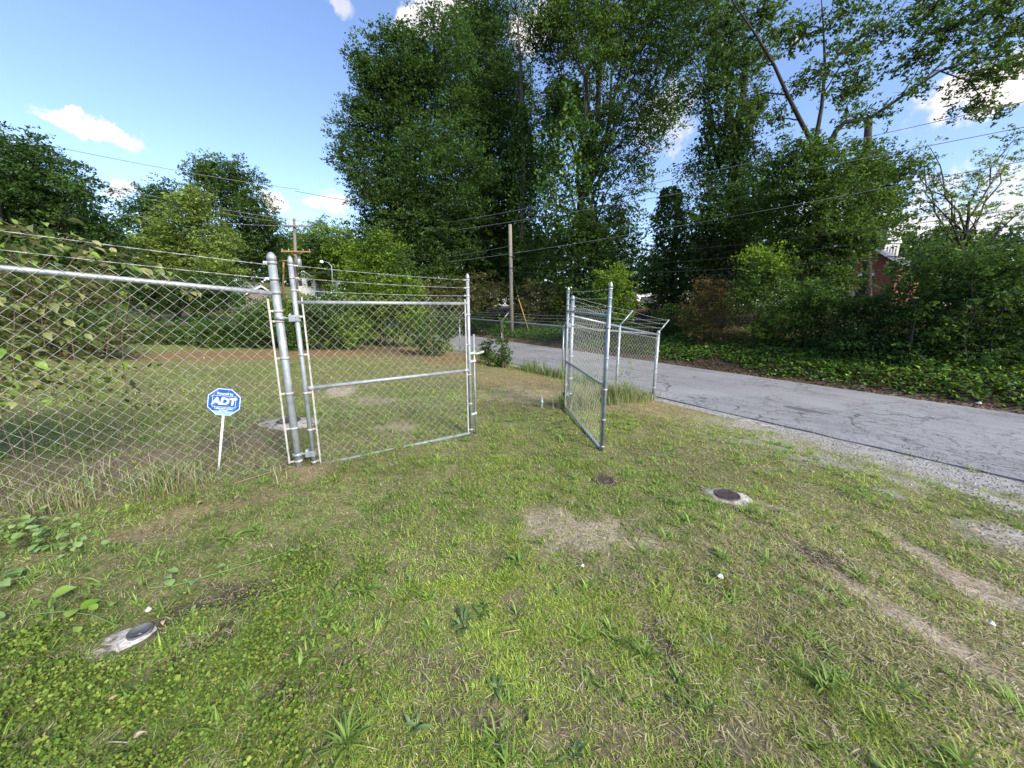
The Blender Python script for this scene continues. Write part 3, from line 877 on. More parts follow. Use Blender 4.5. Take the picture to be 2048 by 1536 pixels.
RH = np.array([.955, 6.47]); RF = np.array([1.15, 4.45])
gr, rsh, rsf, rd, rfn = gate_leaf('right gate leaf swung inward, narrow in view, nearest the road fence', RH, RF, -.10, -.13, 1.585, 1.555, .72, .71, 1.94, 1.90,
                                  M['galv_blue'], 'two leaves of the chain link gate', 1)

# ---- right fence panel from the hinge post to the road corner
U_R = float(np.dot(RH - POST0, FD)) + .09
RP = fl(U_R)
RP = np.array([1.045, 6.53])
CORNER = np.array([3.25, 8.27]); MIDP = np.array([2.13, 7.385])
def right_fence():
    t = thing('chain_link_fence', 'short chain link fence panel between the right gate leaf and the road corner', 'fence', v3(CORNER, zg(*CORNER)))
    d = (CORNER - RP); W = np.linalg.norm(d); d /= W; fn = np.array([d[1], -d[0]])
    zr0, zr1 = 1.50, 1.045
    def rail(p): f = np.dot(p - RP, d) / W; return zr0 + (1.27 - zr0) * min(1, f / .5) + (zr1 - 1.27) * max(0, (f - .5) / .5)
    hp = post_geo(v3(RP, zg(*RP) - .2), v3(RP, 1.80), .036).build('gate_post', M['galv_blue'], t)
    dome_cap(hp, v3(RP, 1.80), .036, M['galv_blue'])
    for z in (1.66, 1.5, 1.2, .8, .4, .1): band(hp, v3(RP, z), .036, M['white_metal'], d)
    for z in (1.34, .12): hinge_part(hp, RH, RP, z, .0235, M['galv_blue'])
    cp_ = post_geo(v3(CORNER, zg(*CORNER) - .2), v3(CORNER, rail(CORNER) + .05), .036).build('corner_post', M['galv'], t)
    dome_cap(cp_, v3(CORNER, rail(CORNER) + .05), .036, M['galv'])
    for z in (.95, .55, .2, -.15): band(cp_, v3(CORNER, z), .036, M['white_metal'], -d)
    mp_ = post_geo(v3(MIDP, zg(*MIDP) - .2), v3(MIDP, rail(MIDP) + .02), .026).build('line_post', M['galv'], t)
    mb = MB(); mb.tube([v3(RP, zr0), v3(MIDP, 1.27), v3(CORNER, zr1)], .020, 8); mb.build('top_rail', M['galv_blue'], t)
    mb = MB(); mb.tube([v3(RP, zr0 - .13), v3(RP * .5 + MIDP * .5, 1.22), v3(MIDP, 1.18), v3(CORNER, .97)], .0035, 5); mb.build('tension_wire', M['wire'], t)
    # slanting barb arms leaning out over the road
    arm = np.array([.235, .10, .30])
    tips = []
    for p, z in ((MIDP, rail(MIDP) + .02), (CORNER, rail(CORNER) + .05)):
        a = v3(p, z); b = a + np.array([.285, .155, .285]) * (1.0 if p is MIDP else .95)
        tips.append((a, b))
        mb = MB(); mb.tube([a, b], .014, 6); mb.build('barb_arm', M['galv'], mp_ if p is MIDP else cp_)
    hp_tip = v3(RP, 1.55)
    for f in (.35, .68, .98):
        P0 = hp_tip + np.array([0.02, .03, .08 + .2 * f]); P1 = tips[0][0] * (1 - f) + tips[0][1] * f; P2 = tips[1][0] * (1 - f) + tips[1][1] * f
        barbed(t, P0, P1, .02); barbed(t, P1, P2, .025)
    strands(t, RP + d * .05 + fn * .024, MIDP + fn * .024, zg(*RP) + .0, zg(*MIDP) + .0, 1.27 + .06 - zg(*MIDP), M['wire'], rad=.0017)
    strands(t, MIDP + fn * .024, CORNER - d * .04 + fn * .024, zg(*MIDP) - .04, zg(*CORNER) + .0, 1.44, M['wire'], rad=.0019)
right_fence()

# ---- long fence following the road
def road_fence():
    rdir = np.array([-.531, .847]); rdir /= np.linalg.norm(rdir)
    t = thing('chain_link_fence', 'long low chain link fence running along the road behind the gate', 'fence', v3(CORNER + rdir * 3.2, zg(*(CORNER + rdir * 3.2))))
    ds = [3.25, 6.85, 10.7, 14.6, 19.4, 24.5, 30.0]
    H = 1.45
    def zbase(k): p = CORNER + rdir * k; return float(zs(p[0] - .15, p[1]))
    def ztop(k): return 1.045 + (zbase(k) - zbase(0)) * .6 + .012 * k * (1 if k < 12 else 12 / k)
    prev = (0.0)
    nv = np.array([rdir[1], -rdir[0]])
    arms = [(v3(CORNER, 1.09), v3(CORNER, 1.09) + np.array([.285, .155, .285]) * .95)]
    for k in ds:
        p = CORNER + rdir * k
        po = post_geo(v3(p, zg(*p) - .2), v3(p, ztop(k) + .02), .028).build('line_post', M['galv_blue'], t)
        a = v3(p, ztop(k) + .02); b = a + np.array([.255, .14, .285])
        mb = MB(); mb.tube([a, b], .017, 6); mb.build('barb_arm', M['galv'], po)
        arms.append((a, b))
    mb = MB(); mb.tube([v3(CORNER + rdir * k, ztop(k)) for k in [0.02] + ds], .021, 8); mb.build('top_rail', M['galv'], t)
    for (a0, b0), (a1, b1) in zip(arms[:5], arms[1:6]):
        for f in (.35, .68, .98):
            mb = MB(); mb.tube([a0 * (1 - f) + b0 * f, (a0 + a1) * .5 * (1 - f) + (b0 + b1) * .5 * f - np.array([0, 0, .03]), a1 * (1 - f) + b1 * f], .0035, 4, False); mb.build('barbed_wire', M['barb'], t)
    # woven mesh: too fine to pick apart at this distance
    mb = MB(); h = PITCH_M / 2
    total = ds[5]
    n = int(total / h)
    for i in range(n):
        k = i * h + .05
        p = CORNER + rdir * k; z0 = ztop(k) - H + .05
        m = 34 if k < 12 else 34
        hh = H / m
        pts = [(p[0] + rdir[0] * h * ((j + i) % 2), p[1] + rdir[1] * h * ((j + i) % 2), z0 + j * hh) for j in range(m + 1)]
        P = np.array(pts); w = .0022 if k < 10 else .003
        off = np.array([rdir[0] * .7, rdir[1] * .7, .7]) * w
        vs_ = np.concatenate([P - off, P + off]).tolist()
        mb.add(vs_, [(j, j + 1, m + 1 + j + 1, m + 1 + j) for j in range(m)])
    o = mb.build('mesh_fabric', M['wire'], t); o['kind'] = 'stuff'
road_fence()

# ---- short pipe stub that receives the gate's drop rod
g = G(1083, 815)
t = thing('gate_stop', 'short weathered pipe gate stop in the grass between the gate leaves', 'gate stop', g)
mb = MB(); mb.tube([g + np.array([0, 0, -.1]), g + np.array([.004, 0, .17])], .024, 10); ps = mb.build('pipe', M['galv'], t)
mb = MB(); mb.lathe(g + np.array([.004, 0, .10]), [(.026, -.018), (.034, -.018), (.034, .018), (.026, .018)], 10); mb.box(g + np.array([.0, -.03, .10]), (.012, 0, 0), (0, .012, 0), (0, 0, .012)); mb.build('collar', M['galv'], t)
mb = MB(); mb.box(g + np.array([.004, 0, .195]), (.010, 0, 0), (0, .006, 0), (0, 0, .03)); mb.build('catch', M['white_metal'], t)

# ------------------------------------------------------------------ yard sign
M['sign_blue'] = mat_noise('sign_blue', [(.3, (.004, .080, .34)), (.7, (.006, .098, .39))], 5, .35)
M['sign_white'] = mat_noise('sign_white', [(.3, (.80, .80, .79)), (.7, (.88, .88, .87))], 5, .4)
M['sign_pale'] = mat_noise('sign_pale_blue', [(.3, (.22, .42, .78)), (.7, (.26, .46, .82))], 5, .4)

def text_mesh(body, size, bold, shear, mat):
    cu = bpy.data.curves.new('lettering', 'FONT')
    cu.body = body; cu.size = size; cu.align_x = 'CENTER'; cu.align_y = 'CENTER'
    cu.offset = bold; cu.shear = shear; cu.extrude = .0006; cu.resolution_u = 3
    ob = bpy.data.objects.new('lettering', cu); COL.objects.link(ob)
    dg = bpy.context.evaluated_depsgraph_get()
    me = bpy.data.meshes.new_from_object(ob.evaluated_get(dg))
    bpy.data.objects.remove(ob); bpy.data.curves.remove(cu)
    me.materials.clear(); me.materials.append(mat)
    return me

def yard_sign():
    base = G(437, 940)
    t = thing('yard_sign', 'blue octagonal security company yard sign with white lettering on a white stake', 'sign', base)
    # local frame: x right, z up, y towards the viewer; leaned and turned to face the camera
    to_cam = np.array([-base[0], -base[1]]); yaw = math.atan2(-base[0], base[1]) * .55
    R = Matrix.Rotation(yaw, 3, 'Z') @ Matrix.Rotation(math.radians(11.5), 3, 'Y')
    R = np.array(R)
    def W(x, y, z): return base + R @ np.array([x, y, z])
    mb = MB(); mb.tube([W(0, 0, -.12), W(0, 0, .60)], .0105, 8); mb.build('stake', M['sign_white'], t)
    cz = .725
    hw, hh, cut = .134, .136, .076
    def octo(k, y0, y1):
        pts = [(-hw + cut, -hh), (hw - cut, -hh), (hw, -hh + cut), (hw, hh - cut), (hw - cut, hh), (-hw + cut, hh), (-hw, hh - cut), (-hw, -hh + cut)]
        a = [W(x * k, y0, cz + z * k) for x, z in pts]; b = [W(x * k, y1, cz + z * k) for x, z in pts]
        return a + b, [tuple(range(8)), tuple(reversed(range(8, 16)))] + [(i, 8 + i, 8 + (i + 1) % 8, (i + 1) % 8) for i in range(8)]
    mb = MB(); mb.add(*octo(1.035, -.008, .000)); bd = mb.build('board', M['sign_blue'], t)
    mb = MB(); mb.add(*octo(1.0, -.0100, -.0085)); mb.build('border', M['sign_white'], bd)
    mb = MB(); mb.add(*octo(.955, -.0120, -.0105)); mb.build('face', M['sign_blue'], bd)
    # pale band along the bottom
    k = .95
    pts = [(-hw + cut, -hh), (hw - cut, -hh), (hw - cut + .040, -hh + .040), (-hw + cut - .040, -hh + .040)]
    mb = MB(); a = [W(x * k, -.0135, cz + z * k) for x, z in pts]; mb.add(a + [p + R @ np.array([0, .001, 0]) for p in a], [(0, 1, 2, 3), (7, 6, 5, 4)]); mb.build('band', M['sign_pale'], bd)
    # white frame round the logo
    mb = MB(); fx, fz0, fz1, w = .097, -.052, .066, .0032
    for (x0, x1, z0, z1) in ((-fx, fx, fz1 - w, fz1), (-fx, fx, fz0, fz0 + w), (-fx, -fx + w, fz0, fz1), (fx - w, fx, fz0, fz1)):
        a = [W(x0, -.0140, cz + z0), W(x1, -.0140, cz + z0), W(x1, -.0140, cz + z1), W(x0, -.0140, cz + z1)]
        mb.add(a, [(0, 1, 2, 3)])
    mb.build('logo_frame', M['sign_white'], bd)
    off = root_off(t)
    for body, size, bold, shear, x, z, sx in (('ADT', .098, .0040, .12, .0, .006, .98), ('Secured by', .031, .0006, 0, .004, .087, .95), ('1-800-ADT-ASAP', .022, .0005, 0, .0, -.068, .95), ('www.adt.com', .013, .0004, 0, 0, -.084, 1.0)):
        me = text_mesh(body, size, bold, shear, M['sign_white'])
        o = link('lettering', me, bd)
        m3 = Matrix(R.tolist()) @ Matrix.Rotation(math.pi / 2, 3, 'X')
        o.matrix_local = Matrix.Translation(Vector((W(x, -.0145, cz + z) - off).tolist())) @ m3.to_4x4() @ Matrix.Diagonal((sx, 1, 1, 1))
yard_sign()

# ------------------------------------------------------------------ covers set in the lawn
def lid(parent, c, r, mat, tilt=0, rings=True):
    mb = MB()
    mb.lathe(c, [(r, -.04), (r, .006), (r * .97, .010), (r * .90, .010), (r * .88, .005), (r * .1, .005)], 24)
    o = mb.build('lid', mat, parent)
    if rings:
        m2 = MB(); rr = random.Random(4)
        for i in range(-4, 5):
            for j in range(-4, 5):
                x, y = i * r * .19, j * r * .19
                if math.hypot(x, y) < r * .82: m2.box(c + np.array([x, y, .007]), (r * .05, 0, 0), (0, r * .05, 0), (0, 0, .004))
        m2.build('tread_studs', mat, o)
        for sx in (-1, 1):
            m3 = MB(); m3.lathe(c + np.array([sx * r * .62, .0, .0062]), [(r * .09, 0), (r * .09, .0005)], 8); m3.build('pick_hole', M['line_dark'], o)
    return o

def collar(parent, c, rx, ry, ang, mat, seed, h=.03, n=26):
    rr = random.Random(seed); mb = MB(); vs_ = []
    prof = [(1.25, -.05), (1.0, -.006), (.86, h * .75), (.6, h), (.3, h)]
    wob = [rr.uniform(.82, 1.2) for _ in range(n)]
    wob = [(wob[i - 1] + wob[i] + wob[(i + 1) % n]) / 3 for i in range(n)]
    for (f, z) in prof:
        for k in range(n):
            a = 2 * math.pi * k / n; w = wob[k] if f > .7 else 1
            x, y = rx * f * w * math.cos(a), ry * f * w * math.sin(a)
            vs_.append((c[0] + x * math.cos(ang) - y * math.sin(ang), c[1] + x * math.sin(ang) + y * math.cos(ang), c[2] + z + rr.uniform(-.004, .004)))
    fs = [(i * n + k, i * n + (k + 1) % n, (i + 1) * n + (k + 1) % n, (i + 1) * n + k) for i in range(len(prof) - 1) for k in range(n)]
    fs.append(tuple((len(prof) - 1) * n + k for k in range(n)))
    mb.add(vs_, fs, True)
    return mb.build('concrete_collar', mat, parent)

t = thing('utility_cover', 'round brown iron cover in a cracked concrete ring on the right of the lawn', 'utility cover', P_COVER_R)
collar(t, P_COVER_R, .215, .15, -.45, M['concrete'], 3, .016); lid(t, P_COVER_R + np.array([-.01, -.01, .016]), .112, M['iron'])
t = thing('utility_cover', 'small grey cover in a broken pale concrete pad, lower left foreground', 'utility cover', P_COVER_L)
collar(t, P_COVER_L + np.array([-.05, -.05, -.002]), .185, .085, .62, M['concrete_white'], 9, .010)
lid(t, P_COVER_L + np.array([.030, .018, .006]), .052, M['iron_grey'], rings=False)
t = thing('utility_cover', 'concrete ringed cover in the lawn seen behind the left gate post', 'utility cover', P_COVER_B)
collar(t, P_COVER_B, .40, .26, .1, M['concrete'], 13, .035); lid(t, P_COVER_B + np.array([.02, 0, .036]), .16, M['iron'], rings=False)
g = G(1206, 962)
t = thing('utility_cover', 'flush dark rusty cover half buried in grass between the gate leaves', 'utility cover', g)
lid(t, g + np.array([0, 0, .004]), .115, M['iron'], rings=True)

# ------------------------------------------------------------------ trees and shrubs
DENS, LEAF_K = 2.15, 1.22
def rand_unit(n):
    v = RNG.normal(size=(n, 3)); return v / np.linalg.norm(v, axis=1)[:, None]

def leaf_quads(C, size, aspect=.55, droop=.25, flat=.35):
    """diamond leaves at centres C (n,3); size (n,)"""
    n = len(C)
    a = rand_unit(n); a[:, 2] = a[:, 2] * .6 - droop; a /= np.linalg.norm(a, axis=1)[:, None]
    up = rand_unit(n) + np.array([0, 0, flat * 2]); 
    b = np.cross(up, a); b /= (np.linalg.norm(b, axis=1)[:, None] + 1e-9)
    nn = np.cross(a, b)
    h = (size * .5 * LEAF_K)[:, None]
    w = h * aspect
    return np.stack([C - a * h, C + b * w + a * h * .1 + nn * w * .25, C + a * h, C - b * w + a * h * .1 + nn * w * .25], 1)

def leaf_tris(C, size, aspect=.55, droop=.25, flat=.35):
    Q = leaf_quads(C, size, aspect, droop, flat)
    return np.stack([Q[:, 0], Q[:, 1] * .75 + Q[:, 2] * .25, Q[:, 3] * .6 + Q[:, 2] * .4], 1)

def palette(n, cols, jit=.22):
    cols = np.array(cols)
    c = cols[RNG.integers(0, len(cols), n)] * RNG.uniform(1 - jit, 1 + jit, n)[:, None]
    return c

PAL = {
    'dark': [(.036, .074, .018), (.048, .096, .022), (.066, .122, .028), (.040, .080, .024)],
    'mid': [(.052, .100, .022), (.068, .125, .026), (.088, .150, .032), (.046, .086, .022)],
    'light': [(.140, .205, .044), (.170, .240, .052), (.190, .255, .064), (.115, .175, .042)],
    'bright': [(.100, .180, .022), (.140, .225, .028), (.078, .145, .020), (.175, .250, .038)],
    'olive': [(.115, .122, .044), (.145, .148, .056), (.090, .102, .038), (.190, .172, .076), (.070, .090, .032)],
    'rust': [(.130, .082, .034), (.095, .074, .030), (.072, .078, .028), (.165, .096, .042)],
    'ivy': [(.045, .100, .018), (.062, .130, .022), (.036, .078, .016), (.084, .155, .028)],
    'grey': [(.060, .098, .046), (.078, .118, .058), (.048, .080, .038), (.100, .140, .070)],
}

def foliage_pts(c, R, dens, clump, per, hollow=.42):
    """boughs inside an ellipsoid, sprays on the boughs, leaves on the sprays"""
    nc = max(3, int(DENS * dens * 3.6 * (R[0] * R[2]) / (clump * clump)))
    d = rand_unit(nc); r = RNG.uniform(0, 1, nc) ** hollow
    cc = c + d * r[:, None] * R * RNG.uniform(.82, 1.18, nc)[:, None]
    sub_n = max(2, per // 9)
    sp = np.repeat(cc, sub_n, 0) + RNG.normal(size=(nc * sub_n, 3)) * clump * np.array([.62, .62, .36])
    lp = max(3, int(round(per / sub_n)))
    cl = np.repeat(sp, lp, 0) + RNG.normal(size=(nc * sub_n * lp, 3)) * clump * np.array([.24, .24, .13])
    tone = np.repeat(RNG.uniform(.62, 1.32, nc), sub_n * lp) * np.repeat(RNG.uniform(.8, 1.2, nc * sub_n), lp)
    return cc, cl, tone

def crown_obj(parent, lobes, pal, leaf, dens, clump, per, name='crown', mat=None, aspect=.55, droop=.25, second=None, zmin=None):
    Vs, Cs, centres = [], [], []
    for i, (c, R) in enumerate(lobes):
        cc, cl, tone = foliage_pts(c, R, dens, clump, int(per * 2.0))
        if zmin is not None:
            k = cl[:, 2] > zmin; cl = cl[k]; tone = tone[k]
        centres.append((c, cc))
        s = leaf * RNG.uniform(.65, 1.35, len(cl))
        Vs.append(leaf_tris(cl, s, aspect * 1.2, droop))
        p = PAL[pal] if second is None or RNG.uniform() < .65 else PAL[second]
        Cs.append(palette(len(cl), p) * tone[:, None])
    o = quads_object(name, np.concatenate(Vs), np.concatenate(Cs), mat or M['leaf'], parent, 3)
    return o, centres

def wiggle(a, b, n, amp, up=0.0):
    a = np.asarray(a, float); b = np.asarray(b, float)
    out = []
    L_ = np.linalg.norm(b - a)
    j = rand_unit(n + 1) * amp * L_
    for i in range(n + 1):
        f = i / n
        p = a + (b - a) * f + j[i] * math.sin(math.pi * f)
        p = p + np.array([0, 0, up * L_ * math.sin(math.pi * f)])
        out.append(p)
    return out

def px_lobes(spec, depth, dj=1.2, squash=.85):
    """lobes given where they stand: (px, py, radius px[, vertical factor]) at a distance"""
    out = []
    for s in spec:
        d = depth + RNG.uniform(-dj, dj)
        c = at(s[0], s[1], d)
        r = s[2] * d / F_PX * .98
        out.append((c, np.array([r, r * squash, r * (s[3] if len(s) > 3 else 1.0)])))
    return out

def tree(name, label, cat, base_px, depth, spec, pal='mid', leaf=.16, dens=1.0, clump=.55, per=34, trunk_r=.22, group=None, bark='bark_dark', second=None,
         dj=1.3, trunk_top=.62, limbs=True, ivy=None, droop=.25, aspect=.55, twigs=5, lean=0.0, squash=.85, shadow_extra=None):
    bx = (base_px - 1024) / F_PX * (depth * CP + CAM_H * SP * .6)
    bz = zg(bx, depth)
    base = np.array([bx, depth, bz])
    lobes = px_lobes(spec, depth, dj, squash)
    if not limbs: lobes = [(c, R) for c, R in lobes]
    t = thing(name, label, cat, base, group)
    top_z = max(c[2] + R[2] * .3 for c, R in lobes)
    cx = np.mean([c[0] for c, R in lobes]); 
    tip = np.array([bx + (cx - bx) * .5 + lean, depth, bz + (top_z - bz) * trunk_top])
    path = wiggle(base - np.array([0, 0, .2]), tip, 7, .025)
    path[0] = base - np.array([0, 0, .25]); path[-1] = tip
    rads = [trunk_r * (1.25 if i == 0 else 1) * (1 - .62 * i / 7) for i in range(8)]
    mb = MB(); mb.tube(path, rads, 9); mb.build('trunk', M[bark], t)
    zmin = None
    o, cents = crown_obj(t, lobes, pal, leaf, dens, clump, per, droop=droop, aspect=aspect, second=second)
    if limbs:
        mb = MB()
        for (c, cc), (_, R) in zip(cents, lobes):
            hz = bz + (c[2] - bz) * .55
            k = int(np.clip((hz - bz) / max(.1, tip[2] - bz) * 7, 1, 7))
            a = path[k]
            r0 = min(rads[k] * .7, .03 + .035 * np.mean(R))
            lp = wiggle(a, c, 5, .07, .06)
            mb.tube(lp, [r0 * (1 - .75 * i / 5) for i in range(6)], 6, False)
            for q in cc[:: max(1, len(cc) // twigs)][:twigs]:
                st_ = lp[random.randint(2, 5)]
                mb.tube(wiggle(st_, q, 3, .08, .04), [r0 * .34, r0 * .24, r0 * .16, r0 * .06], 4, False)
        mb.build('limbs', M[bark], t)['kind'] = 'stuff'
    return t, path, rads, base

def ivy_column(parent, pts, rads, n, leaf=.11, pal='ivy', name='ivy'):
    """leaves clinging round a trunk path"""
    pts = np.array(pts); rads = np.array(rads)
    f = RNG.uniform(0, len(pts) - 1.001, n); i = f.astype(int); fr = (f - i)[:, None]
    p = pts[i] * (1 - fr) + pts[i + 1] * fr
    r = rads[i] * (1 - fr[:, 0]) + rads[i + 1] * fr[:, 0]
    a = RNG.uniform(0, 2 * math.pi, n)
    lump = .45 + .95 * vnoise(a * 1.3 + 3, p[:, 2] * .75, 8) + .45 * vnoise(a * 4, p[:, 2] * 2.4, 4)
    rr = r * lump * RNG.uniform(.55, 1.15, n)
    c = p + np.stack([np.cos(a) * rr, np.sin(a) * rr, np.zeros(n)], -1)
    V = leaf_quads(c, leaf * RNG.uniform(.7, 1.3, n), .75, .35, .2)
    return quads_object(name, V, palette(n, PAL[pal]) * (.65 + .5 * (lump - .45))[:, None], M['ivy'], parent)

WOODS = 'trees of the wood across the road'
# -- tall trees across the road, left to right
tree('tall_tree', 'broad dark tree at the left end of the wood, its crown edge against the sky', 'tree', 850, 29,
     [(765, 190, 62), (722, 262, 50), (690, 318, 26), (705, 350, 22), (735, 130, 34), (800, 135, 64), (872, 112, 74), (850, 235, 95), (765, 320, 78), (800, 420, 82), (752, 400, 44), (885, 350, 100), (880, 470, 95), (790, 505, 62), (742, 455, 30), (850, 560, 70)],
     'dark', .19, 1.15, .62, 30, .30, WOODS, second='mid')
tree('tall_tree', 'tall dark tree behind the bare wooden pole, reaching the top cloud', 'tree', 965, 32,
     [(962, 42, 44), (925, 75, 48), (990, 135, 74), (1000, 235, 80), (950, 200, 74), (958, 320, 88), (1010, 400, 84), (945, 430, 80), (965, 525, 88), (1045, 525, 72), (1000, 20, 30), (1060, 330, 60)],
     'dark', .20, 1.15, .67, 30, .30, WOODS, second='dark')
t, pth, rd_, b_ = tree('ivy_clad_tree', 'thin ivy clad trunk with a bare leafless top, just right of the wooden pole', 'tree', 1046, 28.5,
     [(1044, 300, 22), (1048, 400, 26), (1050, 520, 34)], 'ivy', .16, .9, .48, 26, .19, WOODS, bark='bark', trunk_top=1.0)
p_low = at(1047, 650, 28.5); p_low[2] = b_[2]
snag = [at(1047, 400, 28.5), at(1044, 240, 28.5), at(1041, 130, 28.5), at(1036, 60, 28.5), at(1040, -20, 28.5)]
mb = MB(); mb.tube(snag, [.18, .15, .11, .07, .02], 6)
for a_, b2 in ((1, (1030, 150)), (2, (1018, 70)), (2, (1062, 50)), (3, (1020, 10)), (3, (1055, 0))):
    mb.tube([snag[a_], at(*b2, 28.5)], [.035, .012], 4)
mb.build('bare_leader', M['bark'], t)
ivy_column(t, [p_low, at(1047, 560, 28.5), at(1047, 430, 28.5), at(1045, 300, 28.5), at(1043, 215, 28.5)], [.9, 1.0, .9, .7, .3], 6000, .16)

t, pth, rd_, b_ = tree('ivy_clad_tree', 'largest ivy clad tree, wide leafy column under a high spreading crown', 'tree', 1150, 26,
     [(1100, 90, 52), (1150, 35, 66), (1205, 120, 66), (1265, 60, 72), (1230, 225, 62), (1312, 140, 58), (1300, 265, 40), (1115, 215, 46), (1355, 35, 64), (1165, 480, 66), (1232, 520, 66), (1250, 420, 42), (1330, 215, 42), (1215, 320, 52), (1090, 10, 40), (1280, 350, 30), (1230, 600, 46), (1200, -40, 80), (1330, -50, 70)],
     'mid', .18, 1.0, .58, 26, .30, WOODS, trunk_top=.8, second='dark')
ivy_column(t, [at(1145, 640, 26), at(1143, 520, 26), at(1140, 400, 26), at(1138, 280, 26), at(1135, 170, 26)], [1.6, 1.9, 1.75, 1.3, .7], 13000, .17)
t, pth, rd_, b_ = tree('ivy_clad_tree', 'short dark ivy column standing in the gap of bright sky', 'tree', 1343, 23,
     [(1340, 540, 50), (1322, 450, 26), (1362, 430, 22), (1335, 385, 18), (1345, 605, 46), (1300, 560, 40)], 'dark', .14, .8, .45, 26, .2, WOODS, trunk_top=.9)
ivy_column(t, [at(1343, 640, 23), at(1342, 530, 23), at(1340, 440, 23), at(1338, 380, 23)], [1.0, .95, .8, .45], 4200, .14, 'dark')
t, pth, rd_, b_ = tree('ivy_clad_tree', 'dark ivy clad tree immediately left of the forked tree', 'tree', 1450, 21,
     [(1440, 60, 50), (1398, 175, 48), (1485, 130, 44), (1510, 215, 34), (1450, 285, 46), (1500, 320, 52), (1420, 420, 70), (1485, 430, 76), (1400, 520, 66), (1385, 345, 30), (1370, 100, 36), (1450, 530, 66), (1410, 5, 50), (1530, 400, 50), (1540, 480, 50)],
     'dark', .15, .74, .5, 28, .30, WOODS, trunk_top=.85, second='dark')
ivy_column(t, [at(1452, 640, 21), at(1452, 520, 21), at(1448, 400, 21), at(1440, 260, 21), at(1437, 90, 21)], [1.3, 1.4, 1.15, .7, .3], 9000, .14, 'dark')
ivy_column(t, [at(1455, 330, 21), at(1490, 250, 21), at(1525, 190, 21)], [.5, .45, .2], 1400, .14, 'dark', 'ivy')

# -- the forked tree with its open limbs
def forked_tree():
    d = 17.0
    base = at(1640, 640, d); base[2] = zg(base[0], base[1])
    t = thing('forked_tree', 'tall forked tree with three dark limbs and sparse leaves against the sky', 'tree', base, WOODS)
    fork = at(1632, 296, d)
    mb = MB(); mb.tube([base - np.array([0, 0, .3]), at(1642, 520, d), at(1640, 400, d), fork], [.30, .22, .18, .16], 10); mb.build('trunk', M['bark_dark'], t)
    limbs = [([(1628, 292), (1600, 240), (1575, 190), (1548, 130), (1512, 70), (1470, 10), (1430, -60)], .135, [0, -.3, -.6, -.9, -1.1, -1.3, -1.5]),
             ([(1630, 288), (1643, 215), (1650, 140), (1647, 60), (1640, -40)], .13, [0, .2, .3, .4, .6]),
             ([(1652, 140), (1690, 95), (1740, 65), (1800, 20), (1840, -40)], .07, [.3, .5, .7, .9, 1.1]),
             ([(1650, 305), (1672, 262), (1690, 244), (1740, 236), (1800, 196), (1880, 142), (1960, 116), (2070, 108)], .17, [0, .1, .1, 0, -.2, -.5, -.9, -1.4]),
             ([(1840, 168), (1900, 110), (1960, 70), (2060, 10)], .06, [-.3, -.2, 0, .2]),
             ([(1575, 190), (1530, 185), (1490, 200), (1465, 188)], .05, [-.6, -.4, -.2, 0]),
             ([(1800, 196), (1830, 150), (1850, 110)], .05, [-.2, -.1, .1]),
             ([(1880, 142), (1930, 160), (1970, 200), (1985, 240)], .04, [-.5, -.6, -.6, -.5]),
             ([(1645, 190), (1670, 150), (1720, 130)], .05, [.2, .1, 0])]
    for pts, r, dd in limbs:
        r *= .68
        P = [at(x, y, d + k) for (x, y), k in zip(pts, dd)]
        mb = MB(); n = len(P); mb.tube(P, [r * (1 - .93 * i / (n - 1)) ** .9 for i in range(n)], 7, False)
        mb.build('limb', M['bark_dark'], t)
    spec = [(1692, 190, 36, 1.2), (1715, 165, 26), (1560, 235, 26), (1500, 130, 44, .7), (1450, 50, 46), (1560, 60, 40), (1610, 70, 40, .7), (1680, 30, 50, .7), (1755, 60, 60, .6), (1705, 105, 44, .6), (1830, 115, 56, .6),
            (1900, 60, 70, .6), (1965, 150, 62, .6), (2025, 60, 66, .8), (1945, 215, 42, .6), (1990, 232, 26, .7), (1818, 185, 30, .6), (1640, 145, 34), (1700, 232, 34, .6), (1770, 225, 26, .6), (1600, 170, 24), (1530, 20, 50, .7), (1870, 10, 60, .6), (2000, 5, 70, .7),
            (1500, 225, 30, .8), (1930, 115, 40, .6), (2040, 130, 50, .6), (1470, 110, 30)]
    lobes = px_lobes(spec, d, .8)
    Vs, Cs = [], []
    mb = MB()
    allp = np.concatenate([np.array([at(x, y, d + k) for (x, y), k in zip(pts, dd)]) for pts, r, dd in limbs])
    for c, R in lobes:
        near = allp[np.argmin(np.linalg.norm(allp - c, axis=1))]
        mb.tube(wiggle(near, c, 4, .08, .05), [.032, .028, .024, .020, .014], 5, False)
        cc, cl, tone = foliage_pts(c, R, .62, .32, 22, .6)
        Vs.append(leaf_quads(cl, .115 * RNG.uniform(.7, 1.3, len(cl)), .5, .35)); Cs.append(palette(len(cl), PAL['mid']) * tone[:, None])
        for q in cc[::2]:
            mb.tube(wiggle(c, q, 3, .12), [.014, .011, .008, .004], 3, False)
    quads_object('crown', np.concatenate(Vs), np.concatenate(Cs), M['leaf'], t)
    mb.build('twigs', M['bark_dark'], t)['kind'] = 'stuff'
    ivy_column(t, [at(1640, 560, d), at(1641, 450, d), at(1638, 350, d)], [.4, .4, .35], 900, .12, 'dark')
forked_tree()
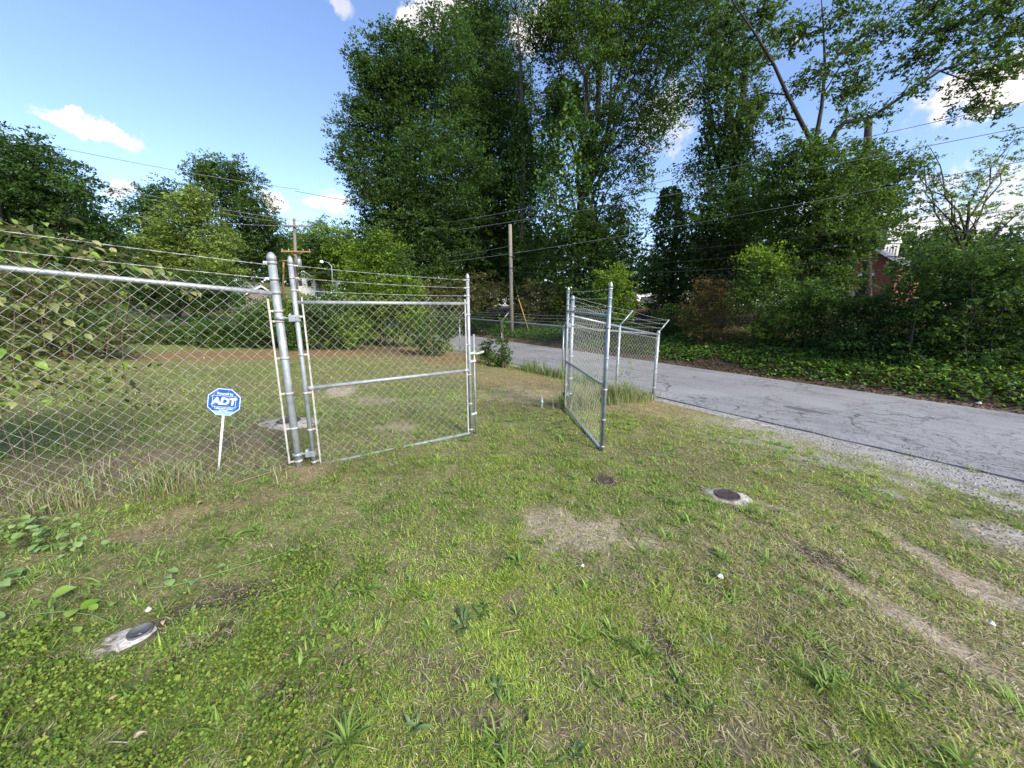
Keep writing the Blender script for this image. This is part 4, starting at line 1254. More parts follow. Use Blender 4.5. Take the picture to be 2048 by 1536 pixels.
tree('leafy_tree', 'dense mid height tree filling the space below the forked limbs', 'tree', 1690, 15.9,
     [(1560, 345, 48), (1640, 345, 54), (1715, 340, 50), (1780, 365, 44), (1560, 425, 60), (1660, 430, 66), (1765, 430, 52), (1600, 505, 60), (1700, 495, 40), (1530, 560, 40), (1650, 560, 40), (1738, 340, 34), (1740, 400, 36), (1742, 470, 30), (1630, 300, 26), (1600, 310, 24), (1700, 560, 20)],
     'mid', .14, 1.3, .45, 28, .24, WOODS, second='mid')
tree('sparse_tree', 'light sparse tree at the right edge, sky glaring through its leaves', 'tree', 1905, 19,
     [(1850, 385, 38), (1905, 400, 52), (1962, 350, 52), (2020, 330, 44), (1880, 450, 44), (1955, 430, 46), (2035, 270, 30), (2045, 420, 50), (1835, 330, 20), (1862, 298, 22), (1822, 320, 18)],
     'light', .12, .24, .30, 12, .12, WOODS, second='mid', dj=.8)
# broken stub of a trunk rising from the canopy
p0 = at(1735, 620, 21); p0[2] = zg(p0[0], p0[1])
mb = MB(); mb.tube([p0, at(1733, 400, 21), at(1734, 300, 21), at(1738, 232, 21)], [.20, .18, .17, .15], 10)
tag(mb.build('broken_trunk', M['bark']), 'bare grey broken trunk standing up behind the dense mid height tree', 'tree trunk')

# -- woods far behind, one dark mass
def far_wood():
    Vs, Cs = [], []
    for px in range(765, 2100, 48):
        for row in range(4):
            d = RNG.uniform(34, 46)
            c = at(px + RNG.uniform(-25, 25), 590 - row * 36 + RNG.uniform(-20, 20) + (40 if 1260 < px < 1420 else 0), d)
            if 1250 < px < 1330 and row < 1: continue
            if px > 1640 and px < 1790 and row < 2: continue
            R = np.array([2.6, 2.2, 2.4])
            cc, cl, tone = foliage_pts(c, R, .5, .85, 24)
            cl = cl[cl[:, 2] > 1.0]
            Vs.append(leaf_tris(cl, .44 * RNG.uniform(.7, 1.3, len(cl)), .7)); Cs.append(palette(len(cl), PAL['dark']))
    o = quads_object('far_woodland', np.concatenate(Vs), np.concatenate(Cs), M['leaf'], None, 3)
    tag(o, 'dark mass of woodland behind the roadside trees', 'woodland', None, 'stuff')
far_wood()

# -- shrubs on the bank across the road
BANK = 'shrubs on the bank across the road'
def shrub(name, label, px, depth, spec, pal, leaf=.11, dens=1.1, clump=.34, per=26, group=BANK, second=None, stems=5, dj=.5, bark='bark_dark', droop=.2, aspect=.55, cat='shrub'):
    lobes = px_lobes(spec, depth, dj)
    base = at(px, 640, depth); base[2] = zg(base[0], depth)
    t = thing(name, label, cat, base, group)
    o, cents = crown_obj(t, lobes, pal, leaf, dens, clump, per, 'foliage', droop=droop, aspect=aspect, second=second, zmin=base[2] - .2)
    mb = MB()
    for (c, cc) in cents:
        foot = np.array([base[0] + (c[0] - base[0]) * .55, base[1] + (c[1] - base[1]) * .6, zg(base[0], depth) - .1])
        mb.tube(wiggle(foot, c, 4, .06, .05), [.03, .026, .022, .016, .01], 5, False)
        for q in cc[::max(1, len(cc) // stems)]: mb.tube(wiggle(c, q, 2, .1), [.010, .008, .004], 4, False)
    mb.build('stems', M[bark], t)['kind'] = 'stuff'
    return t
shrub('bright_shrub', 'bright green shrub on the bank right of the rusty brown bush', 1545, 13.6, [(1530, 650, 36), (1540, 560, 46), (1522, 520, 30), (1565, 610, 50), (1500, 590, 40), (1545, 525, 24)], 'bright', .10, second='mid')
shrub('brown_shrub', 'rusty brown dying bush between the white pickup and the bright shrub', 1430, 15.0, [(1430, 585, 42), (1400, 620, 40), (1455, 625, 40), (1425, 655, 40)], 'rust', .09, .8, second='olive')
shrub('dark_shrub', 'dark shrub just left of the red brick building', 1610, 12.6, [(1600, 700, 30), (1650, 690, 34), (1620, 610, 50), (1590, 650, 46), (1650, 655, 44), (1640, 590, 34)], 'mid', .10, second='dark')
shrub('dark_shrub', 'dark shrub directly below the red brick building', 1730, 11.5, [(1730, 715, 34), (1690, 690, 34), (1750, 650, 60), (1690, 630, 46), (1720, 690, 50), (1780, 620, 40)], 'dark', .10, second='mid')
shrub('dark_shrub', 'wide dark shrub right of the brick building above the ivy', 1860, 10.3, [(1850, 720, 40), (1790, 720, 34), (1850, 590, 66), (1830, 530, 40), (1885, 650, 76), (1810, 670, 56), (1900, 540, 50)], 'dark', .10, second='mid')
shrub('dark_shrub', 'large dark shrub at the right edge of the picture', 2000, 9.4, [(1960, 745, 44), (2020, 750, 50), (1985, 565, 66), (1950, 520, 36), (2025, 660, 90), (2050, 590, 80), (1940, 690, 66), (2030, 540, 40), (2080, 700, 80)], 'dark', .10, second='mid')
shrub('dark_shrub', 'low dark shrub under the ivy column in the sky gap', 1350, 17.5, [(1350, 640, 34), (1390, 655, 34), (1320, 660, 24)], 'dark', .10, second='mid')
shrub('vine_mound', 'rounded mound of bright vine leaves behind the right gate leaf', 1235, 18.5, [(1225, 565, 38), (1205, 605, 40), (1232, 612, 36), (1225, 645, 36)], 'ivy', .10, 1.2, second='bright')
shrub('brushy_shrub', 'brushy olive shrub in the shade behind the foot of the wooden pole', 1080, 25.5, [(1080, 595, 44), (1120, 610, 40), (1060, 640, 36), (1150, 640, 40)], 'olive', .11, .9, second='dark')
shrub('brushy_shrub', 'brown twiggy shrub left of the wooden pole', 930, 27.5, [(870, 600, 48), (925, 605, 48), (975, 590, 46), (960, 635, 36), (900, 640, 40)], 'olive', .12, .8, second='dark')

# -- ivy carpet on the bank
def ivy_bank():
    n = 52000
    s = 12.72 + RNG.gamma(1.7, 1.05, n); t_ = RNG.uniform(-8, 30, n)
    xy = NV[None] * s[:, None] + UV[None] * t_[:, None]
    patch = fbm(xy[:, 0], xy[:, 1], .45, 70, 4)
    wet = smooth(.36, .50, patch + .34 * smooth(4.5, -1, t_) - .20 * smooth(7, 12, t_) * smooth(13.8, 12.9, s) + .20 * smooth(12.8, 13.4, s) - .14 * smooth(13.05, 12.75, s) * smooth(-.5, 2, t_))
    keep = (RNG.uniform(0, 1, n) < wet) & (s < 19)
    xy = xy[keep]; m = len(xy); s = s[keep]
    lump = fbm(xy[:, 0], xy[:, 1], 1.6, 71, 3)
    z = terr(xy[:, 0], xy[:, 1]) + .03 + RNG.uniform(0, .22, m) * lump * smooth(12.6, 13.6, s)
    C = np.stack([xy[:, 0], xy[:, 1], z], -1)
    V = leaf_tris(C, .105 * RNG.uniform(.55, 1.4, m), .95, .1, .8)
    o = quads_object('ground_ivy', V, palette(m, PAL['ivy'] + PAL['bright'][:2], .4), M['ivy'], None, 3)
    tag(o, 'carpet of glossy green ivy on the bank across the road', 'ivy', None, 'stuff')
    # litter of dead leaves and twigs along the kerbless far edge
    n = 9000
    s = 12.45 + np.abs(RNG.normal(0, .8, n)); t_ = RNG.uniform(-3, 32, n)
    xy = NV[None] * s[:, None] + UV[None] * t_[:, None]
    C = np.stack([xy[:, 0], xy[:, 1], terr(xy[:, 0], xy[:, 1]) + .012], -1)
    C[:, 2] = np.maximum(C[:, 2], -.44)
    V = leaf_quads(C, .07 * RNG.uniform(.6, 1.4, n), .5, 0, 1.2)
    o = quads_object('leaf_litter', V, palette(n, [(.11, .07, .045), (.16, .11, .07), (.07, .05, .035), (.20, .15, .10)]), M['leaf'])
    tag(o, 'brown dead leaves littering the far edge of the road', 'leaf litter', None, 'stuff')
ivy_bank()

# -- left side: trees and hedges behind the lawn
LEFT = 'trees beyond the lawn on the left'
tree('dark_tree', 'big dark evergreen at the left edge sloping down towards the fence', 'tree', 20, 17,
     [(15, 335, 66), (105, 360, 54), (60, 430, 84), (150, 430, 56), (195, 455, 36), (-60, 330, 90), (-40, 450, 100), (130, 500, 76), (20, 530, 80), (215, 490, 34), (75, 310, 30), (170, 385, 26), (110, 560, 70), (-80, 560, 90), (200, 545, 50)],
     'dark', .15, 1.1, .45, 28, .3, LEFT, second='mid')
tree('pale_tree', 'pale green rounded tree, the lightest of those behind the left fence', 'tree', 390, 33,
     [(390, 425, 40), (345, 470, 46), (425, 480, 44), (380, 530, 56), (440, 530, 36), (312, 505, 40), (385, 390, 22), (330, 560, 50), (420, 580, 50)], 'light', .24, 1.0, .65, 30, .3, LEFT, second='light')
tree('dark_tree', 'dark round topped tree behind and left of the pale green one', 'tree', 300, 43,
     [(300, 405, 34), (340, 395, 30), (280, 445, 36), (262, 490, 36), (320, 450, 40), (265, 540, 50), (320, 540, 50)], 'dark', .28, 1.0, .8, 28, .3, LEFT, second='mid')
tree('oak_tree', 'tall feathery oak rising behind the pale green tree', 'tree', 460, 50,
     [(440, 360, 40), (398, 352, 28), (480, 385, 38), (512, 415, 32), (490, 455, 48), (535, 440, 30), (430, 410, 40), (465, 335, 20), (420, 330, 18), (510, 360, 16), (470, 500, 50)], 'mid', .30, .85, .8, 26, .4, LEFT, second='mid')
for px, lab in ((552, 'slim bare stemmed tree just left of the thick gate post'), (512, 'slim tree with a pale stem between the oak and the gate post')):
    tree('slim_tree', lab, 'tree', px, 54, [(px - 6, 470, 26), (px + 16, 490, 24), (px - 20, 500, 24), (px, 530, 22)], 'mid', .28, .6, .7, 22, .22, LEFT, bark='pole_far', trunk_top=.85, second='mid')
for px, spec, lab in ((622, [(620, 480, 26), (605, 515, 30), (635, 510, 30), (625, 545, 30)], 'bright tree just right of the transformer pole'),
                      (655, [(652, 468, 30), (640, 500, 26), (675, 500, 26), (660, 535, 34)], 'bright round tree above the small street lamp'),
                      (700, [(698, 478, 28), (685, 510, 30), (715, 510, 34), (700, 550, 40)], 'bright tree next to the big rounded shrub')):
    tree('bright_tree', lab, 'tree', px, 72 + (px % 7), spec, 'bright', .42, .95, 1.1, 26, .25, LEFT, second='mid')
tree('background_tree', 'dark background tree behind the white house', 'tree', 590, 90, [(575, 500, 30), (600, 480, 26), (560, 540, 30), (620, 520, 30), (640, 530, 34), (600, 540, 30), (540, 520, 30)], 'mid', .45, .9, 1.2, 26, .3, LEFT, second='mid')
tree('background_tree', 'low dark tree filling the gap between the evergreen and the pale tree', 'tree', 350, 24, [(300, 590, 44), (350, 585, 44), (410, 590, 46), (455, 575, 36), (265, 575, 40)], 'dark', .17, 1.0, .5, 26, .2, LEFT, second='mid')

def far_treeline():
    Vs, Cs = [], []
    for px in range(120, 760, 26):
        d = RNG.uniform(95, 115)
        c = at(px, 535 + RNG.uniform(-12, 25), d)
        cc, cl, tone = foliage_pts(c, np.array([5, 4, 8.0]), .7, 1.6, 20)
        Vs.append(leaf_tris(cl, .9 * RNG.uniform(.7, 1.3, len(cl)), .6)); Cs.append(palette(len(cl), PAL['mid']) * tone[:, None])
    tag(quads_object('far_treeline', np.concatenate(Vs), np.concatenate(Cs), M['leaf'], None, 3), 'distant line of trees beyond the house on the left', 'trees', None, 'stuff')
far_treeline()

HEDGE = 'hedges along the back of the lawn'
shrub('rounded_shrub', 'big rounded yellow green shrub behind the left gate leaf', 760, 17.2, [(760, 500, 38), (722, 535, 40), (795, 535, 40), (750, 585, 60), (812, 590, 42), (700, 600, 38), (775, 630, 50), (720, 650, 44), (745, 480, 20), (830, 640, 40)], 'bright', .11, 1.15, .36, 28, HEDGE, second='mid')
shrub('vine_hedge', 'dense vine covered hedge seen through the hinge side of the left gate', 590, 15.2, [(510, 640, 40), (560, 630, 34), (610, 626, 34), (660, 622, 34), (540, 670, 34), (600, 665, 40), (655, 665, 36), (700, 655, 34), (545, 608, 20), (500, 680, 26)], 'ivy', .10, 1.2, .32, 28, HEDGE, second='bright')
shrub('vine_hedge', 'low vine covered hedge in the middle of the left fence panel', 380, 14.6, [(270, 672, 30), (315, 668, 32), (365, 668, 32), (415, 664, 34), (460, 660, 36), (340, 690, 24), (400, 690, 24), (440, 690, 24), (300, 690, 24)], 'ivy', .09, 1.1, .30, 26, HEDGE, second='olive')
shrub('olive_shrub', 'olive brown shrub behind the far left of the fence', 110, 10.2, [(40, 625, 66), (140, 625, 62), (205, 645, 46), (60, 565, 46), (175, 575, 40), (-30, 600, 70), (100, 670, 46), (30, 680, 40), (190, 690, 30), (240, 670, 30)], 'olive', .085, 1.15, .28, 28, HEDGE, second='mid')
shrub('roadside_shrub', 'leafy weeds against the road fence seen through the left gate', 862, 14.2, [(862, 650, 20, 1.6), (845, 680, 24), (890, 670, 24, 1.2), (870, 700, 24), (905, 640, 12, 1.8)], 'mid', .075, .8, .22, 22, None, second='ivy', bark='twig')
shrub('sapling', 'short leafy sapling at the road fence just right of the drop rod', 972, 13.0, [(970, 700, 13), (980, 690, 12), (975, 715, 11)], 'mid', .075, .9, .16, 16, None, second='ivy', bark='twig')
shrub('sapling', 'tall narrow sapling growing through the road fence', 1005, 12.4, [(1004, 705, 14), (1003, 680, 11), (1006, 655, 9), (1000, 725, 15), (1012, 715, 12), (1004, 640, 6)], 'mid', .075, .9, .16, 16, None, second='ivy', bark='twig')

# ------------------------------------------------------------------ poles, wires
def pole_near():
    d = 24.6
    b = at(1024, 655, d); b[2] = zg(b[0], d); top = at(1020, 449, d)
    t = thing('utility_pole', 'bare weathered wooden utility pole across the road', 'utility pole', b)
    mb = MB(); mb.tube([b - np.array([0, 0, .4]), b * .5 + top * .5, top], [.135, .12, .105], 12); mb.build('pole', M['pole'], t)
    for y in (513, 536):
        c = at(1022.5, y, d - .12)
        mb = MB(); mb.tube([c - np.array([.16, 0, 0]), c + np.array([.16, 0, 0])], .02, 6); mb.box(c + np.array([.17, 0, 0]), (.03, 0, 0), (0, .03, 0), (0, 0, .05)); mb.build('bracket', M['line_dark'], t)
    # guy wire with a yellow guard
    a = at(1024, 545, d); mid_ = at(1037, 597, d - .3); e = at(1058, 664, d - .5); e[2] = zg(e[0], e[1])
    t2 = thing('guy_wire', 'slanting guy wire with a faded yellow guard beside the wooden pole', 'guy wire', e)
    mb = MB(); mb.tube([a, mid_, e], .012, 5); mb.build('cable', M['line_dark'], t2)
    mb = MB(); mb.tube([mid_, mid_ * .02 + e * .98], .022, 8); mb.build('guard', M['yellow'], t2)
pole_near()

def pole_far():
    d = 44.0
    b = at(590, 598, d); b[2] = min(b[2], zg(b[0], d)); top = at(588, 437, d)
    t = thing('utility_pole', 'distant pole with two crossarms and a grey transformer', 'utility pole', b)
    mb = MB(); mb.tube([b - np.array([0, 0, 1]), top], [.19, .14], 10); mb.build('pole', M['pole_far'], t)
    for y, w, m, hw in ((452, .0, 'pole_far', 1.45), (503, 0, 'rustwood', 1.5)):
        c = at(592, y, d - .25)
        mb = MB(); mb.box(c, (hw, .25, 0), (-.01, .06, 0), (0, 0, .07)); arm = mb.build('crossarm', M[m], t)
        for sx in (-1, 1):
            mb = MB(); mb.tube([c + np.array([sx * hw * .55, 0, 0]), c + np.array([0, 0, -.62])], .03, 5); mb.build('brace', M[m], arm)
        for sx in (-.95, -.5, .5, .95):
            mb = MB(); mb.lathe(c + np.array([sx * hw, sx * .2, .06]), [(.05, 0), (.07, .06), (.05, .12), (.06, .18), (.02, .22)], 8); mb.build('insulator', M['galv'], arm)
    c = at(598, 526, d - .55)
    mb = MB(); mb.lathe(c, [(.20, -.50), (.27, -.46), (.27, .38), (.24, .42), (.1, .48)], 12)
    tr = mb.build('transformer', M['galv'], t)
    for k in range(3):
        mb = MB(); mb.lathe(c + np.array([(k - 1) * .2, -.05, .40]), [(.05, 0), (.035, .1), (.05, .16), (.03, .3)], 6); mb.build('bushing', M['galv'], tr)
    return d
pole_far()
b = at(566, 600, 60); b[2] = min(b[2], zg(b[0], 60))
t = thing('utility_pole', 'thin brown distant pole with a short crossarm, left of the transformer pole', 'utility pole', b)
mb = MB(); mb.tube([b, at(567, 520, 60)], [.16, .13], 8); mb.build('pole', M['rustwood'], t)
mb = MB(); c = at(567, 521, 59.8); mb.box(c, (.6, 0, 0), (0, .06, 0), (0, 0, .06)); mb.build('crossarm', M['rustwood'], t)

# street lamp
b = at(664, 600, 52); b[2] = min(b[2], zg(b[0], 52))
t = thing('street_lamp', 'small street lamp with a curved arm above the hedge', 'street lamp', b)
mb = MB(); mb.tube([b, at(664, 545, 52), at(663, 532, 52), at(656, 525, 52), at(648, 523, 52)], [.09, .08, .06, .05, .05], 8); mb.build('post', M['galv'], t)
mb = MB(); c = at(643, 523.5, 52); mb.lathe(c, [(.10, -.20), (.24, -.14), (.26, 0), (.16, .14), (.05, .2)], 10); mb.build('lamp_head', M['sign_white'], t)

def wire(label, a, b, sag, r=.013, mat='line', group=None, lo=0.0, hi=1.0):
    A, B = at(*a), at(*b)
    pts = []
    n = 40
    for i in range(n + 1):
        f = lo + (hi - lo) * i / n
        p = A + (B - A) * f; p[2] -= sag * 4 * f * (1 - f)
        pts.append(p)
    d = [np.hypot(p[0], p[1]) for p in pts]
    mb = MB(); mb.tube(pts, [r * min(1.6, max(.55, q / 22)) for q in d], 5, False)
    tag(mb.build('power_line', M[mat]), label, 'power line', group)
wire('highest of the three pale wires rising to the right across the wood', (595, 478, 44), (2160, 178, 11), .78, .013, hi=1.45)
wire('middle one of the three pale wires rising to the right across the wood', (600, 489, 44), (2160, 232, 11), .72, .013, hi=1.45)
wire('lowest of the three pale wires rising to the right across the wood', (604, 545, 44), (2160, 300, 11), .85, .013, hi=1.45)
wire('upper dark cable running right from the wooden pole', (1024, 514, 24.4), (2200, 395, 9.5), .42, .012, 'line_dark', hi=1.45)
wire('middle dark cable running right from the wooden pole', (1024, 533, 24.4), (2200, 428, 9.5), .42, .014, 'line_dark', hi=1.45)
wire('lowest and thickest dark cable running right from the wooden pole', (1024, 543, 24.4), (2200, 472, 9.5), .42, .019, 'line_dark', hi=1.45)
wire('thin cable from the wooden pole back to the left behind the rounded shrub', (1022, 492, 24.4), (600, 548, 44), .3, .011)
wire('uppermost thin wire in the sky over the far left trees', (-160, 235, 24), (600, 379, 44), .35, .014, lo=-.6)
wire('upper wire of the close pair across the left sky', (-160, 282, 24), (592, 440, 44), .5, .014, lo=-.6)
wire('lower wire of the close pair across the left sky', (-160, 290, 24), (580, 446, 44), .5, .014, lo=-.6)
wire('wire crossing in front of the pale green tree on the left', (-160, 375, 24), (590, 452, 44), .5, .013, lo=-.6)
wire('thin wire running right from the transformer pole to the wood', (590, 440, 44), (860, 470, 40), .2, .016)
wire('topmost thin wire from the transformer pole towards the wood', (590, 382, 44), (860, 420, 40), .2, .016)

# ------------------------------------------------------------------ buildings and vehicles behind
M['siding'] = mat_noise('shaded_white_siding', [(.3, (.42, .42, .41)), (.7, (.52, .52, .51))], 3, .7)  # white darkened all over, the shade on the wall is in the colour
M['shingle'] = mat_noise('grey_shingle', [(.3, (.075, .075, .085)), (.7, (.15, .15, .165))], 8, .9)
M['glass'] = mat_noise('dark_window_glass', [(.3, (.012, .016, .018)), (.7, (.03, .035, .04))], 2, .08, 0, 0, spec=.8)
M['brick_mortar'] = mat_noise('mortar', [(.3, (.30, .25, .22)), (.7, (.40, .34, .30))], 10, .95)

def gable_house(t, c, w, l, h, rise, ang, wall, roof, trim, over=.35):
    ca, sa = math.cos(ang), math.sin(ang)
    X = np.array([ca, sa, 0]); Y = np.array([-sa, ca, 0]); Z = np.array([0, 0, 1.0])
    c = np.asarray(c, float)
    P = lambda x, y, z: c + X * x + Y * y + Z * z
    mb = MB()
    vs_ = [P(-w, -l, -1.5), P(w, -l, -1.5), P(w, l, -1.5), P(-w, l, -1.5), P(-w, -l, h), P(w, -l, h), P(w, l, h), P(-w, l, h), P(0, -l, h + rise), P(0, l, h + rise)]
    mb.add(vs_, [(0, 1, 5, 8, 4), (1, 2, 6, 5), (2, 3, 7, 9, 6), (3, 0, 4, 7)])
    wl = mb.build('wall', wall, t)
    for sx in (-1, 1):
        mb = MB(); a = P(0, -l - over, h + rise + .10); b = P(0, l + over, h + rise + .10); k = (w + over) / w
        e = P(sx * w * k, l + over, h + rise - rise * k + .10); f = P(sx * w * k, -l - over, h + rise - rise * k + .10)
        up = Z * .09
        mb.add([a, b, e, f, a + up, b + up, e + up, f + up], [(0, 1, 2, 3), (7, 6, 5, 4), (0, 4, 5, 1), (1, 5, 6, 2), (2, 6, 7, 3), (3, 7, 4, 0)])
        mb.build('roof', roof, t)
        mb = MB(); mb.box((a + f) * .5 - Y * .03 - Z * .04, (a - f) * .5, Y * .025, Z * .09); mb.build('gable_trim', trim, t)
    return P, wl

# white house
hb = at(622, 588, 62); hz = min(hb[2], 9)
hb = at(620, 577, 80)
t = thing('house', 'small white house with a grey roof far behind the gate posts', 'house', hb)
P, wl = gable_house(t, hb, 1.9, 3.5, 1.9, 1.25, .25, M['siding'], M['shingle'], M['sign_white'])
mb = MB(); mb.box(P(3.1, 1.0, .9), (1.6, .3, 0), (-.2, 2.0, 0), (0, 0, 1.0)); mb.build('wing', M['siding'], t)
mb = MB(); mb.box(P(3.2, 1.0, 2.5), (2.1, .4, 0), (-.3, 2.4, 0), (0, 0, .62)); mb.build('wing_roof', M['shingle'], t)
for x in (-.8, .8):
    mb = MB(); mb.box(P(x, -3.52, .9), (.32, .10, 0), (-.003, .012, 0), (0, 0, .55)); w_ = mb.build('window', M['glass'], t)
    mb = MB(); mb.box(P(x, -3.53, 1.50), (.50, .12, 0), (-.004, .016, 0), (0, 0, .05)); mb.build('frame', M['sign_white'], w_)
# grey roofed shed
hb = at(495, 610, 48)
t = thing('shed', 'low grey roofed shed just left of the thick gate post', 'shed', hb)
P, wl = gable_house(t, hb, 1.9, 2.6, 1.25, .95, 1.2, M['pole_far'], M['galv'], M['sign_white'], .25)
mb = MB(); mb.box(P(.6, -2.62, .45), (.1, .28, 0), (.012, -.004, 0), (0, 0, .5)); mb.build('door', M['bark'], t)

# red brick building with a white steeple, glimpsed between the shrubs
def brick_building():
    d = 34.0
    b = at(1705, 640, d); b[2] = zg(b[0], d)
    t = thing('brick_building', 'red brick building with white trim and a white steeple behind the bank shrubs', 'building', b)
    M['brick'] = mat_noise('red_brick', [(.3, (.16, .045, .035)), (.6, (.25, .075, .055)), (.75, (.33, .11, .08))], 22, .9)
    P, wl = gable_house(t, b, 3.0, 4.5, 3.2, 2.3, -.95, M['brick'], M['shingle'], M['sign_white'], .3)
    for sx in (-1, 1):
        mb = MB(); pts = P(sx * 1.3, -4.53, 1.6)
        mb.box(pts, (P(.4, 0, 0) - P(0, 0, 0)), (P(0, .02, 0) - P(0, 0, 0)), (0, 0, .8)); w_ = mb.build('window', M['glass'], t)
        mb = MB(); mb.box(P(sx * 1.3, -4.55, 2.5), (P(.5, 0, 0) - P(0, 0, 0)), (P(0, .04, 0) - P(0, 0, 0)), (0, 0, .09)); mb.build('frame', M['sign_white'], w_)
    for y in (-2.5, 0, 2.5):
        mb = MB(); mb.box(P(-3.02, y, 1.6), (P(.02, 0, 0) - P(0, 0, 0)), (P(0, .45, 0) - P(0, 0, 0)), (0, 0, .8)); w_ = mb.build('window', M['glass'], t)
        mb = MB(); mb.box(P(-3.04, y, .72), (P(.05, 0, 0) - P(0, 0, 0)), (P(0, .55, 0) - P(0, 0, 0)), (0, 0, .07)); mb.build('sill', M['sign_white'], w_)
    # sloping stair wing with white railings
    mb = MB(); a = P(-3.3, -3.4, .2); e = P(-3.3, -.6, 2.4)
    mb.box((a + e) * .5, (e - a) * .5, (P(.5, 0, 0) - P(0, 0, 0)), (0, 0, .12)); st_ = mb.build('stair_ramp', M['brick'], t)
    for k in range(3):
        mb = MB(); mb.tube([a + np.array([0, 0, .45 + .3 * k]), e + np.array([0, 0, .45 + .3 * k])], .05, 6); mb.build('rail', M['sign_white'], st_)
    c = at(1757, 560, d - 1)
    mb = MB()
    mb.box(c + np.array([0, 0, 1.4]), (.62, 0, 0), (0, .62, 0), (0, 0, 1.5)); tw = mb.build('steeple_tower', M['siding'], t)
    mb = MB(); q = c + np.array([0, 0, 2.9])
    mb.add([q + np.array(v) for v in ((-.7, -.7, 0), (.7, -.7, 0), (.7, .7, 0), (-.7, .7, 0), (0, 0, 3.4))], [(0, 1, 4), (1, 2, 4), (2, 3, 4), (3, 0, 4), (3, 2, 1, 0)]); mb.build('spire', M['siding'], tw)
    for k in range(4):
        mb = MB(); mb.box(c + np.array([-.36 + .24 * k, -.635, 1.6]), (.05, 0, 0), (0, .012, 0), (0, 0, .9)); mb.build('louvre', M['shingle'], tw)
brick_building()

def vehicle(name, label, px, py, d, yaw, paint, kind):
    c = at(px, py, d); c[2] = max(c[2], zg(c[0], d))
    t = thing(name, label, 'pickup truck' if kind == 'pickup' else 'car', c)
    ca, sa = math.cos(yaw), math.sin(yaw)
    X = np.array([ca, sa, 0]); Y = np.array([-sa, ca, 0])          # X = sideways, Y = backwards from the nose
    P = lambda x, y, z: c + X * x + Y * y + np.array([0, 0, z])
    if kind == 'pickup':
        prof = [(0, .45), (-.02, .95), (.10, 1.12), (1.15, 1.20), (1.75, 1.82), (3.0, 1.84), (3.25, 1.25), (5.3, 1.22), (5.35, .5)]
    else:
        prof = [(0, .4), (-.02, .75), (.15, .92), (1.05, 1.02), (1.75, 1.50), (3.6, 1.52), (4.3, 1.0), (4.4, .45)]
    def half(y, z): return (.98 if z < 1.3 else .80) if kind == 'pickup' else (.88 if z < 1.05 else .70)
    vs_ = []
    for sx in (-1, 1):
        for y, z in prof: vs_.append(P(sx * half(y, z), y, z))
    n = len(prof)
    mb = MB(); mb.add(vs_, [tuple(range(n)), tuple(reversed(range(n, 2 * n)))] + [(i, n + i, n + (i + 1) % n, (i + 1) % n) for i in range(n)]); body = mb.build('body', paint, t)
    iw = 3
    a0, a1 = prof[iw], prof[iw + 1]
    mb = MB(); nrm = np.array([0, 0, 0])
    w0, w1 = half(*a0) * .86, half(*a1) * .92
    f0, f1 = .12, .90
    q0 = (a0[0] + (a1[0] - a0[0]) * f0, a0[1] + (a1[1] - a0[1]) * f0); q1 = (a0[0] + (a1[0] - a0[0]) * f1, a0[1] + (a1[1] - a0[1]) * f1)
    mb.add([P(-w0, q0[0] - .012, q0[1] + .012), P(w0, q0[0] - .012, q0[1] + .012), P(w1, q1[0] - .012, q1[1] + .012), P(-w1, q1[0] - .012, q1[1] + .012)], [(0, 1, 2, 3)]); mb.build('windscreen', M['glass'], t)
    mb = MB(); mb.box(P(0, -.04, .80 if kind == 'pickup' else .62), X * .66, Y * .02, (0, 0, .16)); mb.build('grille', M['line_dark'], t)
    mb = MB(); mb.box(P(0, -.06, .50 if kind == 'pickup' else .42), X * .95, Y * .05, (0, 0, .09)); mb.build('bumper', M['line_dark'], t)
    for sx in (-1, 1):
        mb = MB(); mb.box(P(sx * .80, -.03, .88 if kind == 'pickup' else .68), X * .13, Y * .03, (0, 0, .10)); mb.build('headlight', M['sign_white'], t)
        for y in (1.0, prof[-1][0] - 1.0):
            ctr = P(sx * .84, y, .36)
            mb = MB(); mb.tube([ctr - X * .12, ctr + X * .12], .37, 14); wh = mb.build('wheel', M['line_dark'], t)
            mb = MB(); mb.tube([ctr + X * sx * .121, ctr + X * sx * .135], .21, 10); mb.build('rim', M['galv'], wh)
        mb = MB(); yy = (prof[4][0] + prof[5][0]) / 2
        z0 = 1.30 if kind == 'pickup' else 1.06
        z1 = prof[4][1] - .08
        mb.add([P(sx * (half(0, 9) + .125 * (1.82 - z0) / 1), prof[4][0] - .35, z0), P(sx * (half(0, 9) + .02), prof[4][0] + .05, z1), P(sx * (half(0, 9) + .02), prof[5][0] - .05, z1), P(sx * (half(0, 9) + .12), prof[5][0] + .1, z0)], [(0, 1, 2, 3)]); mb.build('side_window', M['glass'], t)
    return t
M['paint_white'] = mat_noise('white_car_paint', [(.3, (.62, .63, .66)), (.7, (.74, .75, .78))], 1, .25, 0, 0)
M['paint_teal'] = mat_noise('teal_car_paint', [(.3, (.05, .16, .18)), (.7, (.07, .20, .22))], 1, .25, 0, 0)
vehicle('pickup_truck', 'white pickup truck glimpsed through a gap in the wood', 1294, 616, 33, .12, M['paint_white'], 'pickup')
vehicle('parked_car', 'teal car parked left of the white pickup behind the trees', 1263, 608, 40.5, -.1, M['paint_teal'], 'car')

